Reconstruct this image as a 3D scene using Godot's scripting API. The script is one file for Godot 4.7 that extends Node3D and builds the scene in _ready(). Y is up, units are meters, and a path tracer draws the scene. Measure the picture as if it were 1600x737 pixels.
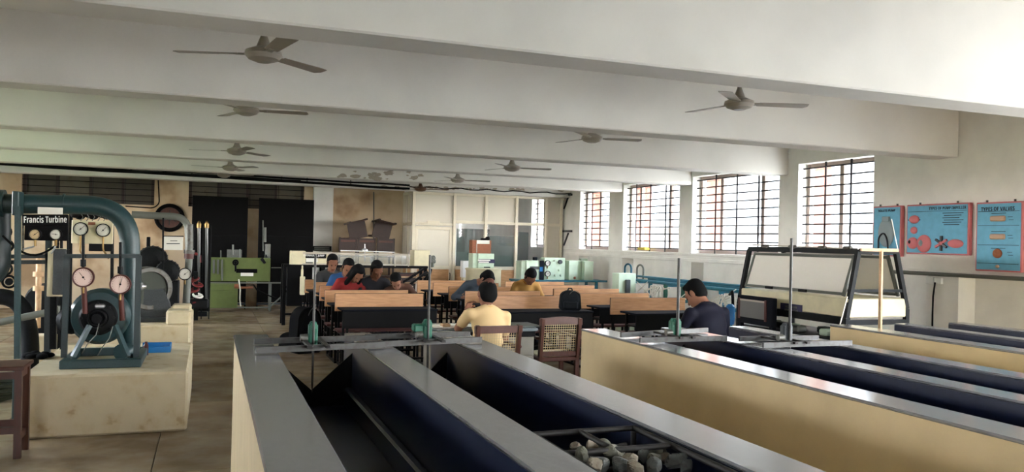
extends Node3D
# A hydraulics laboratory hall: concrete flumes, turbine rigs, student benches.
# World: x to the window wall, -z along the windows to the blackboard wall, metres.
const F := 1257.0
const EYE := Vector3(0, 1.62, 0)
const WX := 8.3      # inner face of the window wall
const ZB := -19.4    # inner face of the blackboard wall
const BEAMY := 2.75
const CEIL := 3.55
var RB := Basis()
var M := {}
var T := {}
var used := {}
var rng := RandomNumberGenerator.new()

func _ready() -> void:
	rng.seed = 7
	# ---- camera, sky, exposure
	var d1 := Vector3((328.0 - 800.0) / F, -(367.0 - 368.5) / F, -1).normalized()
	var d2 := Vector3((4150.0 - 800.0) / F, -(457.0 - 368.5) / F, -1)
	d2 = (d2 - d1 * d1.dot(d2)).normalized()
	var up := (-d1).cross(d2)
	RB = Basis(Vector3(d2.x, up.x, -d1.x), Vector3(d2.y, up.y, -d1.y), Vector3(d2.z, up.z, -d1.z))
	var cam := Camera3D.new()
	cam.name = "camera"
	add_child(cam)
	cam.transform = Transform3D(RB, EYE)
	cam.fov = rad_to_deg(2.0 * atan(368.5 / F))
	cam.near = 0.05
	cam.far = 400.0
	cam.current = true
	var env := Environment.new()
	env.background_mode = Environment.BG_SKY
	var sky := Sky.new()
	var sm := ProceduralSkyMaterial.new()
	sm.sky_top_color = Color(0.86, 0.92, 1.0)
	sm.sky_horizon_color = Color(1.0, 0.985, 0.955)
	sm.ground_bottom_color = Color(0.55, 0.54, 0.5)
	sm.ground_horizon_color = Color(0.8, 0.8, 0.77)
	sm.sky_energy_multiplier = SKY
	sm.ground_energy_multiplier = SKY * 0.5
	sky.sky_material = sm
	env.sky = sky
	env.tonemap_mode = Environment.TONE_MAPPER_LINEAR
	env.tonemap_exposure = EXPOSURE
	env.sdfgi_enabled = true
	env.ssao_enabled = true
	env.ssil_enabled = true
	var we := WorldEnvironment.new()
	we.name = "environment"
	we.environment = env
	add_child(we)
	materials()
	setting()
	cabin()
	flumes()
	benches()
	left_rigs()
	back_rigs()
	right_rigs()
	furniture()
	people()
	fans()

const SKY := 4.0
const EXPOSURE := 3.1

# ---------------------------------------------------------------- pixel helpers
func ray(u: float, v: float) -> Vector3:
	return RB * Vector3((u - 800.0) / F, -(v - 368.5) / F, -1)
func pz(u: float, v: float, z: float) -> Vector3:
	var r := ray(u, v)
	return EYE + r * (z / r.z)
func py(u: float, v: float, y: float) -> Vector3:
	var r := ray(u, v)
	return EYE + r * ((y - EYE.y) / r.y)
func px(u: float, v: float, x: float) -> Vector3:
	var r := ray(u, v)
	return EYE + r * (x / r.x)

# ---------------------------------------------------------------- scene helpers
func numbered(called: String) -> String:
	var n: int = used.get(called, 0)
	used[called] = n + 1
	return called if n == 0 else "%s_%03d" % [called, n]
func tag(o: Node3D, label: String, category: String, group := "", kind := "") -> Node3D:
	o.set_meta("label", label)
	o.set_meta("category", category)
	if group: o.set_meta("group", group)
	if kind: o.set_meta("kind", kind)
	return o
func thing(called: String, label: String, category: String, at := Vector3.ZERO, turn := 0.0, group := "") -> Node3D:
	var o := Node3D.new()
	o.name = numbered(called)
	add_child(o)
	o.position = at
	o.rotation.y = turn
	tag(o, label, category, group)
	return o
func copy(src: Node3D, at: Vector3, turn: float, label := "", group := "") -> Node3D:
	var r: Node3D = src.duplicate()
	var base := String(src.name)
	r.name = numbered(base)
	add_child(r)
	r.position = at
	r.rotation = Vector3(0, turn, 0)
	if label: r.set_meta("label", label)
	if group: r.set_meta("group", group)
	return r
func mb() -> SurfaceTool:
	var st := SurfaceTool.new()
	st.begin(Mesh.PRIMITIVE_TRIANGLES)
	return st
func inst(called: String, mesh: Mesh, m: Material, parent: Node3D, xf := Transform3D()) -> MeshInstance3D:
	var o := MeshInstance3D.new()
	o.mesh = mesh
	o.material_override = m
	o.cast_shadow = GeometryInstance3D.SHADOW_CASTING_SETTING_ON
	if parent == self:
		o.name = numbered(called)
		add_child(o)
	else:
		o.name = called
		parent.add_child(o, true)
	o.transform = xf
	return o
func obj(called: String, st: SurfaceTool, m: Material, parent: Node3D) -> MeshInstance3D:  # shape in the parent's own coordinates
	return inst(called, st.commit(), m, parent)
func wobj(called: String, st: SurfaceTool, m: Material, parent: Node3D) -> MeshInstance3D:  # shape in world coordinates
	return inst(called, st.commit(), m, parent, parent.global_transform.affine_inverse())
func struct(called: String, st: SurfaceTool, m: Material, label: String, category: String) -> MeshInstance3D:
	var o := obj(called, st, m, self)
	tag(o, label, category, "", "structure")
	return o
func text(called: String, s: String, m: Material, parent: Node3D, at: Vector3, height: float, width := 0.0, b := Basis(), bold := true) -> MeshInstance3D:  # world place, centred
	var tm := TextMesh.new()
	var f := SystemFont.new()
	f.font_names = PackedStringArray(["Droid Sans"])
	if bold: f.font_weight = 700
	tm.font = f
	tm.text = s
	tm.font_size = 64
	tm.pixel_size = 0.01
	tm.depth = 0.02
	tm.curve_step = 3.0
	var bb := tm.get_aabb()
	var k := height / maxf(0.01, bb.size.y)
	var kx := k if width <= 0.0 else width / maxf(0.01, bb.size.x)
	var c := bb.get_center()
	var xf := Transform3D(b.scaled_local(Vector3(kx, k, 0.1)), at) * Transform3D(Basis(), Vector3(-c.x, -c.y, -c.z))
	return inst(called, tm, m, parent, parent.global_transform.affine_inverse() * xf)

# ---------------------------------------------------------------- shapes
func tri(st: SurfaceTool, a: Vector3, b: Vector3, c: Vector3, na: Vector3, nb: Vector3, nc: Vector3) -> void:
	if (b - a).cross(c - a).dot(na + nb + nc) > 0.0:
		var t := b
		b = c
		c = t
		t = nb
		nb = nc
		nc = t
	st.set_normal(na)
	st.add_vertex(a)
	st.set_normal(nb)
	st.add_vertex(b)
	st.set_normal(nc)
	st.add_vertex(c)
func quad(st: SurfaceTool, a: Vector3, b: Vector3, c: Vector3, d: Vector3, n: Vector3) -> void:
	tri(st, a, b, c, n, n, n)
	tri(st, a, c, d, n, n, n)
func bx(st: SurfaceTool, c: Vector3, s: Vector3, b := Basis()) -> void:
	var h := s * 0.5
	for ax in 3:
		for sg in [-1.0, 1.0]:
			var n := Vector3.ZERO
			n[ax] = sg
			var u := Vector3.ZERO
			u[(ax + 1) % 3] = h[(ax + 1) % 3]
			var v := Vector3.ZERO
			v[(ax + 2) % 3] = h[(ax + 2) % 3]
			var o: Vector3 = n * h[ax]
			quad(st, c + b * (o - u - v), c + b * (o + u - v), c + b * (o + u + v), c + b * (o - u + v), b * n)
func bb2(st: SurfaceTool, a: Vector3, b: Vector3) -> void:
	bx(st, (a + b) * 0.5, (b - a).abs())
func bev(st: SurfaceTool, c: Vector3, s: Vector3, r: float, b := Basis()) -> void:
	var h := s * 0.5
	r = minf(r, minf(h.x, minf(h.y, h.z)) * 0.9)
	for ax in 3:
		var a1 := (ax + 1) % 3
		var a2 := (ax + 2) % 3
		for sg in [-1.0, 1.0]:
			var n := Vector3.ZERO
			n[ax] = sg
			var u := Vector3.ZERO
			u[a1] = h[a1] - r
			var v := Vector3.ZERO
			v[a2] = h[a2] - r
			var o: Vector3 = n * h[ax]
			quad(st, c + b * (o - u - v), c + b * (o + u - v), c + b * (o + u + v), c + b * (o - u + v), b * n)
		# edges along ax
		for s1 in [-1.0, 1.0]:
			for s2 in [-1.0, 1.0]:
				var p := Vector3.ZERO
				p[a1] = s1 * h[a1]
				p[a2] = s2 * (h[a2] - r)
				var q := Vector3.ZERO
				q[a1] = s1 * (h[a1] - r)
				q[a2] = s2 * h[a2]
				var e := Vector3.ZERO
				e[ax] = h[ax] - r
				var n2 := Vector3.ZERO
				n2[a1] = s1
				n2[a2] = s2
				quad(st, c + b * (p - e), c + b * (p + e), c + b * (q + e), c + b * (q - e), b * n2.normalized())
	for sx in [-1.0, 1.0]:
		for sy in [-1.0, 1.0]:
			for sz in [-1.0, 1.0]:
				var n3: Vector3 = b * Vector3(sx, sy, sz).normalized()
				tri(st, c + b * Vector3(sx * h.x, sy * (h.y - r), sz * (h.z - r)), c + b * Vector3(sx * (h.x - r), sy * h.y, sz * (h.z - r)), c + b * Vector3(sx * (h.x - r), sy * (h.y - r), sz * h.z), n3, n3, n3)
func bv2(st: SurfaceTool, a: Vector3, b: Vector3, r := 0.01) -> void:
	bev(st, (a + b) * 0.5, (b - a).abs(), r)
func side(d: Vector3) -> Vector3:
	return d.cross(Vector3.UP).normalized() if absf(d.normalized().y) < 0.95 else d.cross(Vector3.RIGHT).normalized()
func bar(st: SurfaceTool, a: Vector3, b: Vector3, w: float, h := -1.0) -> void:  # square bar between two points
	var z := (b - a).normalized()
	var x := side(z)
	var y := z.cross(x)
	bx(st, (a + b) * 0.5, Vector3(w, h if h > 0 else w, a.distance_to(b)), Basis(x, y, z))
func cyl(st: SurfaceTool, a: Vector3, b: Vector3, r: float, r2 := -1.0, n := 12, caps := true) -> void:
	if r2 < 0: r2 = r
	var z := (b - a).normalized()
	var x := side(z)
	var y := z.cross(x)
	for i in n:
		var t0 := TAU * i / n
		var t1 := TAU * (i + 1) / n
		var d0 := x * cos(t0) + y * sin(t0)
		var d1 := x * cos(t1) + y * sin(t1)
		tri(st, a + d0 * r, a + d1 * r, b + d1 * r2, d0, d1, d1)
		tri(st, a + d0 * r, b + d1 * r2, b + d0 * r2, d0, d1, d0)
		if caps:
			tri(st, a, a + d0 * r, a + d1 * r, -z, -z, -z)
			tri(st, b, b + d0 * r2, b + d1 * r2, z, z, z)
func tube(st: SurfaceTool, pts: Array, r: float, n := 8) -> void:
	var x := Vector3.ZERO
	var rings := []
	var cnt := pts.size()
	for i in cnt:
		var d: Vector3 = (pts[mini(i + 1, cnt - 1)] - pts[maxi(i - 1, 0)]).normalized()
		if i == 0: x = side(d)
		else: x = (x - d * d.dot(x)).normalized()
		var y := d.cross(x)
		var ring := []
		for k in n:
			ring.append(x * cos(TAU * k / n) + y * sin(TAU * k / n))
		rings.append(ring)
	for i in cnt - 1:
		for k in n:
			var k2 := (k + 1) % n
			var p: Vector3 = pts[i]
			var q: Vector3 = pts[i + 1]
			var a: Vector3 = rings[i][k]
			var b: Vector3 = rings[i][k2]
			var c: Vector3 = rings[i + 1][k2]
			var d: Vector3 = rings[i + 1][k]
			tri(st, p + a * r, p + b * r, q + c * r, a, b, c)
			tri(st, p + a * r, q + c * r, q + d * r, a, c, d)
	for e in [0, cnt - 1]:
		var o: Vector3 = pts[e]
		var nn: Vector3 = (o - pts[1 if e == 0 else cnt - 2]).normalized()
		for k in n:
			tri(st, o, o + rings[e][k] * r, o + rings[e][(k + 1) % n] * r, nn, nn, nn)
func bend(pts: Array, rad: float, steps := 6) -> Array:  # rounds the corners of a polyline
	var out := [pts[0]]
	for i in range(1, pts.size() - 1):
		var p: Vector3 = pts[i]
		var a: Vector3 = pts[i - 1]
		var b: Vector3 = pts[i + 1]
		var r := minf(rad, minf(p.distance_to(a), p.distance_to(b)) * 0.49)
		var s := p + (a - p).normalized() * r
		var e := p + (b - p).normalized() * r
		for k in steps + 1:
			var t := float(k) / steps
			out.append(s.lerp(p, t).lerp(p.lerp(e, t), t))
	out.append(pts[-1])
	return out
func lathe(st: SurfaceTool, prof: Array, xf := Transform3D(), n := 20) -> void:  # prof of Vector2(radius, along y)
	for i in prof.size() - 1:
		var p: Vector2 = prof[i]
		var q: Vector2 = prof[i + 1]
		var t := q - p
		if t.length() < 0.00001: continue
		var nn := Vector2(t.y, -t.x).normalized()
		for k in n:
			var a0 := TAU * k / n
			var a1 := TAU * (k + 1) / n
			var c0 := Vector3(cos(a0), 0, sin(a0))
			var c1 := Vector3(cos(a1), 0, sin(a1))
			var n0: Vector3 = xf.basis * (c0 * nn.x + Vector3.UP * nn.y)
			var n1: Vector3 = xf.basis * (c1 * nn.x + Vector3.UP * nn.y)
			var A: Vector3 = xf * (c0 * p.x + Vector3.UP * p.y)
			var B: Vector3 = xf * (c1 * p.x + Vector3.UP * p.y)
			var C: Vector3 = xf * (c1 * q.x + Vector3.UP * q.y)
			var D: Vector3 = xf * (c0 * q.x + Vector3.UP * q.y)
			if p.x > 0.0001: tri(st, A, B, C, n0, n1, n1)
			if q.x > 0.0001: tri(st, A, C, D, n0, n1, n0)
func prism(st: SurfaceTool, poly: PackedVector2Array, z0: float, z1: float, xf := Transform3D()) -> void:
	var ids := Geometry2D.triangulate_polygon(poly)
	var nz: Vector3 = (xf.basis * Vector3.BACK).normalized()
	for e in [z0, z1]:
		var nn := -nz if e == minf(z0, z1) else nz
		for i in range(0, ids.size(), 3):
			var a := poly[ids[i]]
			var b := poly[ids[i + 1]]
			var c := poly[ids[i + 2]]
			tri(st, xf * Vector3(a.x, a.y, e), xf * Vector3(b.x, b.y, e), xf * Vector3(c.x, c.y, e), nn, nn, nn)
	var cw := Geometry2D.is_polygon_clockwise(poly)
	for i in poly.size():
		var a := poly[i]
		var b := poly[(i + 1) % poly.size()]
		var t := b - a
		var n2 := Vector2(-t.y, t.x) if cw else Vector2(t.y, -t.x)
		var n: Vector3 = (xf.basis * Vector3(n2.x, n2.y, 0)).normalized()
		quad(st, xf * Vector3(a.x, a.y, z0), xf * Vector3(b.x, b.y, z0), xf * Vector3(b.x, b.y, z1), xf * Vector3(a.x, a.y, z1), n)
func ring(st: SurfaceTool, c: Vector3, axis: Vector3, R: float, r: float, n := 24, m := 8) -> void:  # torus
	var z := axis.normalized()
	var x := side(z)
	var y := z.cross(x)
	for i in n:
		for k in m:
			var P := []
			var N := []
			for ij in [[i, k], [i + 1, k], [i + 1, k + 1], [i, k + 1]]:
				var a: float = TAU * ij[0] / n
				var b: float = TAU * ij[1] / m
				var d := x * cos(a) + y * sin(a)
				var nn := d * cos(b) + z * sin(b)
				P.append(c + d * R + nn * r)
				N.append(nn)
			tri(st, P[0], P[1], P[2], N[0], N[1], N[2])
			tri(st, P[0], P[2], P[3], N[0], N[2], N[3])
func ball(st: SurfaceTool, c: Vector3, r: Vector3, n := 12, m := 8, b := Basis()) -> void:
	for i in m:
		for k in n:
			var P := []
			var N := []
			for ij in [[i, k], [i + 1, k], [i + 1, k + 1], [i, k + 1]]:
				var a: float = PI * ij[0] / m
				var t: float = TAU * ij[1] / n
				var d := Vector3(sin(a) * cos(t), cos(a), sin(a) * sin(t))
				P.append(c + b * (d * r))
				N.append((b * (d / r)).normalized())
			if i > 0: tri(st, P[0], P[1], P[2], N[0], N[1], N[2]) if i < m - 1 else tri(st, P[0], P[1], P[3], N[0], N[1], N[3])
			if i < m - 1: tri(st, P[1], P[2], P[3], N[1], N[2], N[3]) if i == 0 else tri(st, P[0], P[2], P[3], N[0], N[2], N[3])
func stone(st: SurfaceTool, c: Vector3, r: Vector3, sd: int) -> void:  # faceted broken stone
	var rg := RandomNumberGenerator.new()
	rg.seed = sd
	var planes := []
	for i in 17:
		var d := Vector3(rg.randfn(), rg.randfn(), rg.randfn()).normalized()
		planes.append([d, rg.randf_range(0.5, 0.85)])
	var bs := Basis(Vector3(rg.randfn(), rg.randfn(), rg.randfn()).normalized(), rg.randf() * TAU)
	var n := 22
	var m := 14
	var V := []
	for i in m + 1:
		var row := []
		for k in n:
			var a := PI * i / m
			var t := TAU * k / n
			var d := Vector3(sin(a) * cos(t), cos(a), sin(a) * sin(t))
			var l := 1.0
			for p in planes:
				var q: float = d.dot(p[0])
				if q > 0.05: l = minf(l, p[1] / q)
			row.append(c + bs * (d * l * r))
		V.append(row)
	for i in m:
		for k in n:
			var k2 := (k + 1) % n
			for tr in [[V[i][k], V[i + 1][k], V[i + 1][k2]], [V[i][k], V[i + 1][k2], V[i][k2]]]:
				var g: Vector3 = (tr[1] - tr[0]).cross(tr[2] - tr[0])
				if g.length() < 1e-9: continue
				g = g.normalized()
				if g.dot((tr[0] + tr[1] + tr[2]) / 3.0 - c) < 0: g = -g
				tri(st, tr[0], tr[1], tr[2], g, g, g)

# ---------------------------------------------------------------- materials
func noise_tex(fr: float, octaves: int, cols: Array, offs: Array, sd := 1, kind := FastNoiseLite.TYPE_SIMPLEX_SMOOTH, size := 512) -> NoiseTexture2D:
	var n := FastNoiseLite.new()
	n.noise_type = kind
	n.frequency = fr
	n.seed = sd
	n.fractal_octaves = octaves
	var t := NoiseTexture2D.new()
	t.width = size
	t.height = size
	t.seamless = true
	t.noise = n
	var g := Gradient.new()
	g.colors = PackedColorArray(cols)
	g.offsets = PackedFloat32Array(offs)
	t.color_ramp = g
	return t
func grey(v: float) -> Color:
	return Color(v, v, v)
func mat(called: String, c: Color, rough := 0.7, metal := 0.0, tex := "", sc := 1.0, rtex := "", bump := 0.0) -> StandardMaterial3D:
	var m := StandardMaterial3D.new()
	m.resource_name = called
	m.albedo_color = c
	m.roughness = rough
	m.metallic = metal
	if tex:
		m.albedo_texture = T[tex]
	if rtex:
		m.roughness_texture = T[rtex]
	if bump > 0.0:
		m.normal_enabled = true
		m.normal_texture = T["bump"]
		m.normal_scale = bump
	if tex or rtex or bump > 0.0:
		m.uv1_triplanar = true
		m.uv1_world_triplanar = true
		m.uv1_scale = Vector3.ONE * sc
	M[called] = m
	return m
func materials() -> void:
	T.mottle = noise_tex(0.012, 4, [grey(0.95), grey(0.98), grey(1.0)], [0.2, 0.5, 0.8], 3)
	T.fine = noise_tex(0.05, 3, [grey(0.9), grey(1.0)], [0.25, 0.75], 5)
	T.stain = noise_tex(0.008, 5, [Color(0.84, 0.79, 0.72), Color(0.95, 0.93, 0.9), grey(0.98), grey(1.0)], [0.1, 0.25, 0.5, 0.9], 11)
	T.damp = noise_tex(0.01, 5, [Color(0.78, 0.72, 0.66), Color(0.93, 0.9, 0.87), grey(1.0)], [0.15, 0.36, 0.6], 31)
	T.floor = noise_tex(0.006, 5, [Color(0.72, 0.66, 0.58), Color(0.9, 0.86, 0.8), Color(1, 0.98, 0.95)], [0.2, 0.5, 0.8], 17)
	T.wear = noise_tex(0.02, 5, [grey(0.8), grey(1.0)], [0.2, 0.8], 23)
	T.wood = noise_tex(0.02, 4, [Color(0.92, 0.9, 0.88), grey(1.0)], [0.25, 0.75], 29)
	T.rough = noise_tex(0.015, 4, [grey(0.55), grey(1.0)], [0.25, 0.75], 41)
	T.rust = noise_tex(0.03, 4, [Color(0.78, 0.7, 0.64), Color(0.94, 0.92, 0.9), grey(1.0)], [0.2, 0.4, 0.6], 43)
	var b := noise_tex(0.02, 4, [grey(0.0), grey(1.0)], [0.0, 1.0], 47)
	b.as_normal_map = true
	b.bump_strength = 4.0
	b.color_ramp = null
	T.bump = b
	mat("ceiling_paint", Color(0.85, 0.83, 0.80), 0.85, 0, "mottle", 0.12)
	mat("wall_paint", Color(0.92, 0.91, 0.88), 0.75, 0, "mottle", 0.25)
	mat("back_wall_paint", Color(0.80, 0.72, 0.60), 0.8, 0, "damp", 0.16)
	mat("outside_paint", Color(0.86, 0.85, 0.82), 0.9)
	mat("orange_paint", Color(0.46, 0.26, 0.19), 0.8, 0, "fine", 0.4)
	mat("pale_facade", Color(0.45, 0.448, 0.44), 0.9)
	mat("facade_window", Color(0.36, 0.37, 0.38), 0.4)
	mat("ground_green", Color(0.36, 0.45, 0.22), 0.95, 0, "fine", 0.3)
	mat("ground_pale", Color(0.62, 0.6, 0.56), 0.95, 0, "fine", 0.3)
	for i in 4:
		mat("slab%d" % i, [Color(0.56, 0.495, 0.415), Color(0.60, 0.55, 0.465), Color(0.51, 0.475, 0.39), Color(0.66, 0.61, 0.525)][i], 0.55, 0, "floor", 0.35, "rough", 0.12)
	mat("joint", Color(0.22, 0.2, 0.17), 0.9)
	mat("cream_plaster", Color(0.75, 0.67, 0.51), 0.62, 0, "mottle", 0.4)
	mat("plinth_plaster", Color(0.80, 0.74, 0.61), 0.8, 0, "stain", 1.0)
	mat("navy_paint", Color(0.075, 0.105, 0.20), 0.28, 0, "fine", 0.6)
	var cp := mat("cap_paint", Color(0.45, 0.455, 0.47), 0.24, 0, "wear", 0.8, "", 0.14)
	cp.metallic_specular = 0.7
	cp.clearcoat_enabled = true
	cp.clearcoat = 0.8
	cp.clearcoat_roughness = 0.16
	cp.uv1_scale = Vector3(2.0, 1.0, 0.6)
	mat("black_plate", Color(0.03, 0.03, 0.035), 0.45)
	mat("black_steel", Color(0.05, 0.05, 0.055), 0.4, 0.2)
	mat("black_panel", Color(0.045, 0.045, 0.05), 0.5)
	mat("navy_panel", Color(0.07, 0.08, 0.105), 0.75)
	mat("board_black", Color(0.018, 0.018, 0.02), 0.6, 0, "fine", 0.6)
	mat("grey_steel", Color(0.36, 0.36, 0.34), 0.5, 0.3, "rust", 1.2)
	mat("dark_iron", Color(0.13, 0.12, 0.11), 0.6, 0.4, "rust", 2.0)
	mat("bright_steel", Color(0.60, 0.60, 0.60), 0.35, 0.8)
	mat("alu", Color(0.70, 0.66, 0.60), 0.45, 0.3)
	mat("teal", Color(0.12, 0.23, 0.24), 0.42, 0, "fine", 1.5)
	mat("teal_dark", Color(0.09, 0.16, 0.17), 0.45, 0, "fine", 1.5)
	mat("teal_pipe", Color(0.13, 0.42, 0.50), 0.4, 0, "fine", 1.5)
	mat("gauge_green", Color(0.08, 0.36, 0.27), 0.45, 0, "fine", 2.0)
	mat("apple_green", Color(0.37, 0.42, 0.21), 0.5, 0, "mottle", 0.8)
	mat("mint", Color(0.76, 0.83, 0.73), 0.5, 0, "mottle", 0.8)
	mat("cream_metal", Color(0.84, 0.80, 0.66), 0.5, 0, "mottle", 0.8)
	mat("grey_metal", Color(0.24, 0.26, 0.27), 0.5, 0.1, "fine", 1.5)
	mat("dark_metal", Color(0.10, 0.105, 0.11), 0.5, 0.2, "fine", 1.5)
	mat("white", Color(0.86, 0.86, 0.84), 0.6)
	mat("paper", Color(0.88, 0.87, 0.83), 0.8)
	mat("dial", Color(0.83, 0.82, 0.77), 0.5)
	mat("dial_aged", Color(0.80, 0.70, 0.52), 0.5)
	mat("dial_pink", Color(0.80, 0.70, 0.66), 0.5)
	mat("rim_red", Color(0.28, 0.10, 0.07), 0.5)
	mat("rim_black", Color(0.035, 0.035, 0.035), 0.4)
	mat("red", Color(0.40, 0.06, 0.06), 0.45)
	mat("blue", Color(0.05, 0.40, 0.62), 0.45)
	mat("brass", Color(0.46, 0.37, 0.22), 0.35, 0.8)
	mat("rubber", Color(0.035, 0.035, 0.035), 0.7)
	mat("hose_green", Color(0.14, 0.17, 0.11), 0.6)
	mat("hose_white", Color(0.86, 0.84, 0.78), 0.5)
	var lw := mat("laminate", Color(0.80, 0.60, 0.42), 0.4, 0, "wood", 1.0)
	lw.uv1_scale = Vector3(0.35, 3.0, 3.0)
	var lp := mat("panel_wood", Color(0.78, 0.60, 0.42), 0.5, 0, "wood", 1.0)
	lp.uv1_scale = Vector3(0.4, 2.0, 2.0)
	mat("edge_dark", Color(0.16, 0.08, 0.05), 0.5)
	mat("seat_maroon", Color(0.33, 0.17, 0.15), 0.5, 0, "fine", 1.0)
	var bw := mat("brown_wood", Color(0.30, 0.15, 0.095), 0.4, 0, "wood", 1.0)
	bw.uv1_scale = Vector3(2.5, 0.6, 2.5)
	mat("dark_wood", Color(0.18, 0.105, 0.075), 0.5, 0, "wood", 1.0)
	mat("pale_wood", Color(0.80, 0.66, 0.50), 0.6, 0, "wood", 1.0)
	mat("cane", Color(0.74, 0.66, 0.50), 0.6)
	mat("cardboard", Color(0.56, 0.34, 0.23), 0.8, 0, "fine", 1.0)
	mat("fan_paint", Color(0.60, 0.565, 0.52), 0.4, 0.2)
	mat("fan_brown", Color(0.36, 0.25, 0.17), 0.5)
	mat("poster_blue", Color(0.40, 0.66, 0.78), 0.6, 0, "mottle", 1.2)
	mat("poster_red", Color(0.76, 0.42, 0.43), 0.6)
	mat("poster_grey", Color(0.50, 0.55, 0.56), 0.6)
	mat("poster_tan", Color(0.70, 0.58, 0.48), 0.6)
	mat("ink", Color(0.05, 0.08, 0.13), 0.7)
	mat("sign_black", Color(0.025, 0.025, 0.03), 0.5)
	mat("sign_purple", Color(0.12, 0.09, 0.25), 0.5)
	mat("plastic_yellow", Color(0.75, 0.66, 0.20), 0.5)
	mat("cloth_black", Color(0.04, 0.04, 0.045), 0.95, 0, "fine", 3.0)
	mat("bag_grey", Color(0.11, 0.125, 0.14), 0.85, 0, "fine", 3.0)
	mat("green_board", Color(0.09, 0.23, 0.20), 0.35)
	mat("frame_brown", Color(0.66, 0.59, 0.55), 0.5)
	mat("cream_frame", Color(0.83, 0.79, 0.70), 0.5)
	mat("grille", Color(0.17, 0.16, 0.17), 0.5, 0.3)
	mat("conduit", Color(0.06, 0.055, 0.055), 0.6)
	mat("pipe_grey", Color(0.36, 0.37, 0.34), 0.5)
	mat("rock", Color(0.33, 0.33, 0.28), 0.9, 0, "rust", 2.5, "", 0.6)
	mat("rock_dark", Color(0.25, 0.26, 0.24), 0.9, 0, "rust", 2.5, "", 0.6)
	mat("rock_pale", Color(0.40, 0.37, 0.31), 0.9, 0, "rust", 2.5, "", 0.6)
	mat("table_top", Color(0.46, 0.49, 0.50), 0.18)
	mat("table_steel", Color(0.50, 0.48, 0.43), 0.5, 0, "mottle", 1.0)
	mat("screen_grey", Color(0.40, 0.40, 0.39), 0.3)
	mat("acrylic_white", Color(0.88, 0.86, 0.82), 0.2)
	mat("white_film", Color(0.80, 0.77, 0.70), 0.22)
	mat("tube_dark", Color(0.22, 0.23, 0.22), 0.2)
	var gl := mat("glass", Color(0.93, 0.96, 0.95, 0.03), 0.02)
	gl.transparency = BaseMaterial3D.TRANSPARENCY_ALPHA
	var g2 := mat("glass_tank", Color(0.88, 0.90, 0.86, 0.1), 0.05)
	g2.transparency = BaseMaterial3D.TRANSPARENCY_ALPHA
	mat("charcoal", Color(0.15, 0.155, 0.16), 0.5)
	mat("rail_steel", Color(0.21, 0.21, 0.20), 0.5, 0.1, "rust", 1.2)
	for n in ["black_panel", "board_black", "sign_black", "black_steel", "navy_panel", "dark_metal", "rubber", "cloth_black", "bag_grey", "charcoal", "rim_black", "conduit", "black_plate"]:
		M[n].metallic_specular = 0.22
	var hair := mat("hair", Color(0.018, 0.016, 0.015), 0.55, 0, "fine", 6.0)
	hair.rim_enabled = false
	var body := mat("body", Color(1, 1, 1), 0.75)
	body.vertex_color_use_as_albedo = true
	body.metallic_specular = 0.3

# ---------------------------------------------------------------- the hall
var beam_z := [-4.43, -7.08, -10.08, -12.73, -15.37, -18.1]
func rods(parent: Node3D, called: String, m: Material, a: Vector3, b: Vector3, w: float, h: float) -> void:
	var st := mb()
	bar(st, a, b, w, h)
	wobj(called, st, m, parent)
func plank(parent: Node3D, called: String, m: Material, a: Vector3, b: Vector3, r := 0.004) -> MeshInstance3D:
	var st := mb()
	bv2(st, a, b, r)
	return wobj(called, st, m, parent)
func side_window(n: int, zf: float, zn: float, mull: Array, vert: Array, label: String) -> void:
	var w := thing("window_%d" % n, label, "window", Vector3(WX + 0.2, 1.5, (zf + zn) * 0.5))
	w.set_meta("kind", "structure")
	var X := WX + 0.2
	var fr := mb()
	for zz in [zf + 0.03, zn - 0.03]:
		bv2(fr, Vector3(X - 0.03, 1.5, zz - 0.03), Vector3(X + 0.03, 2.9, zz + 0.03), 0.006)
	for yy in [1.53, 2.87]:
		bv2(fr, Vector3(X - 0.03, yy - 0.03, zf + 0.06), Vector3(X + 0.03, yy + 0.03, zn - 0.06), 0.006)
	wobj("window_frame", fr, M.frame_brown, w)
	var cuts := [zf + 0.06]
	for zm in mull:
		plank(w, "mullion", M.frame_brown, Vector3(X - 0.035, 1.56, zm - 0.04), Vector3(X + 0.035, 2.84, zm + 0.04), 0.006)
		cuts.append(zm - 0.04)
		cuts.append(zm + 0.04)
	cuts.append(zn - 0.06)
	for i in range(0, cuts.size(), 2):
		var g := mb()
		bb2(g, Vector3(X - 0.003, 1.56, cuts[i]), Vector3(X + 0.003, 2.84, cuts[i + 1]))
		wobj("pane", g, M.glass, w)
	for i in 10:
		var y := 1.57 + i * 0.14
		rods(w, "grille_bar", M.grille, Vector3(WX + 0.1, y, zf), Vector3(WX + 0.1, y, zn), 0.021, 0.021)
	for zv in vert:
		rods(w, "grille_upright", M.grille, Vector3(WX + 0.085, 1.5, zv), Vector3(WX + 0.085, 2.9, zv), 0.034, 0.012)
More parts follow.
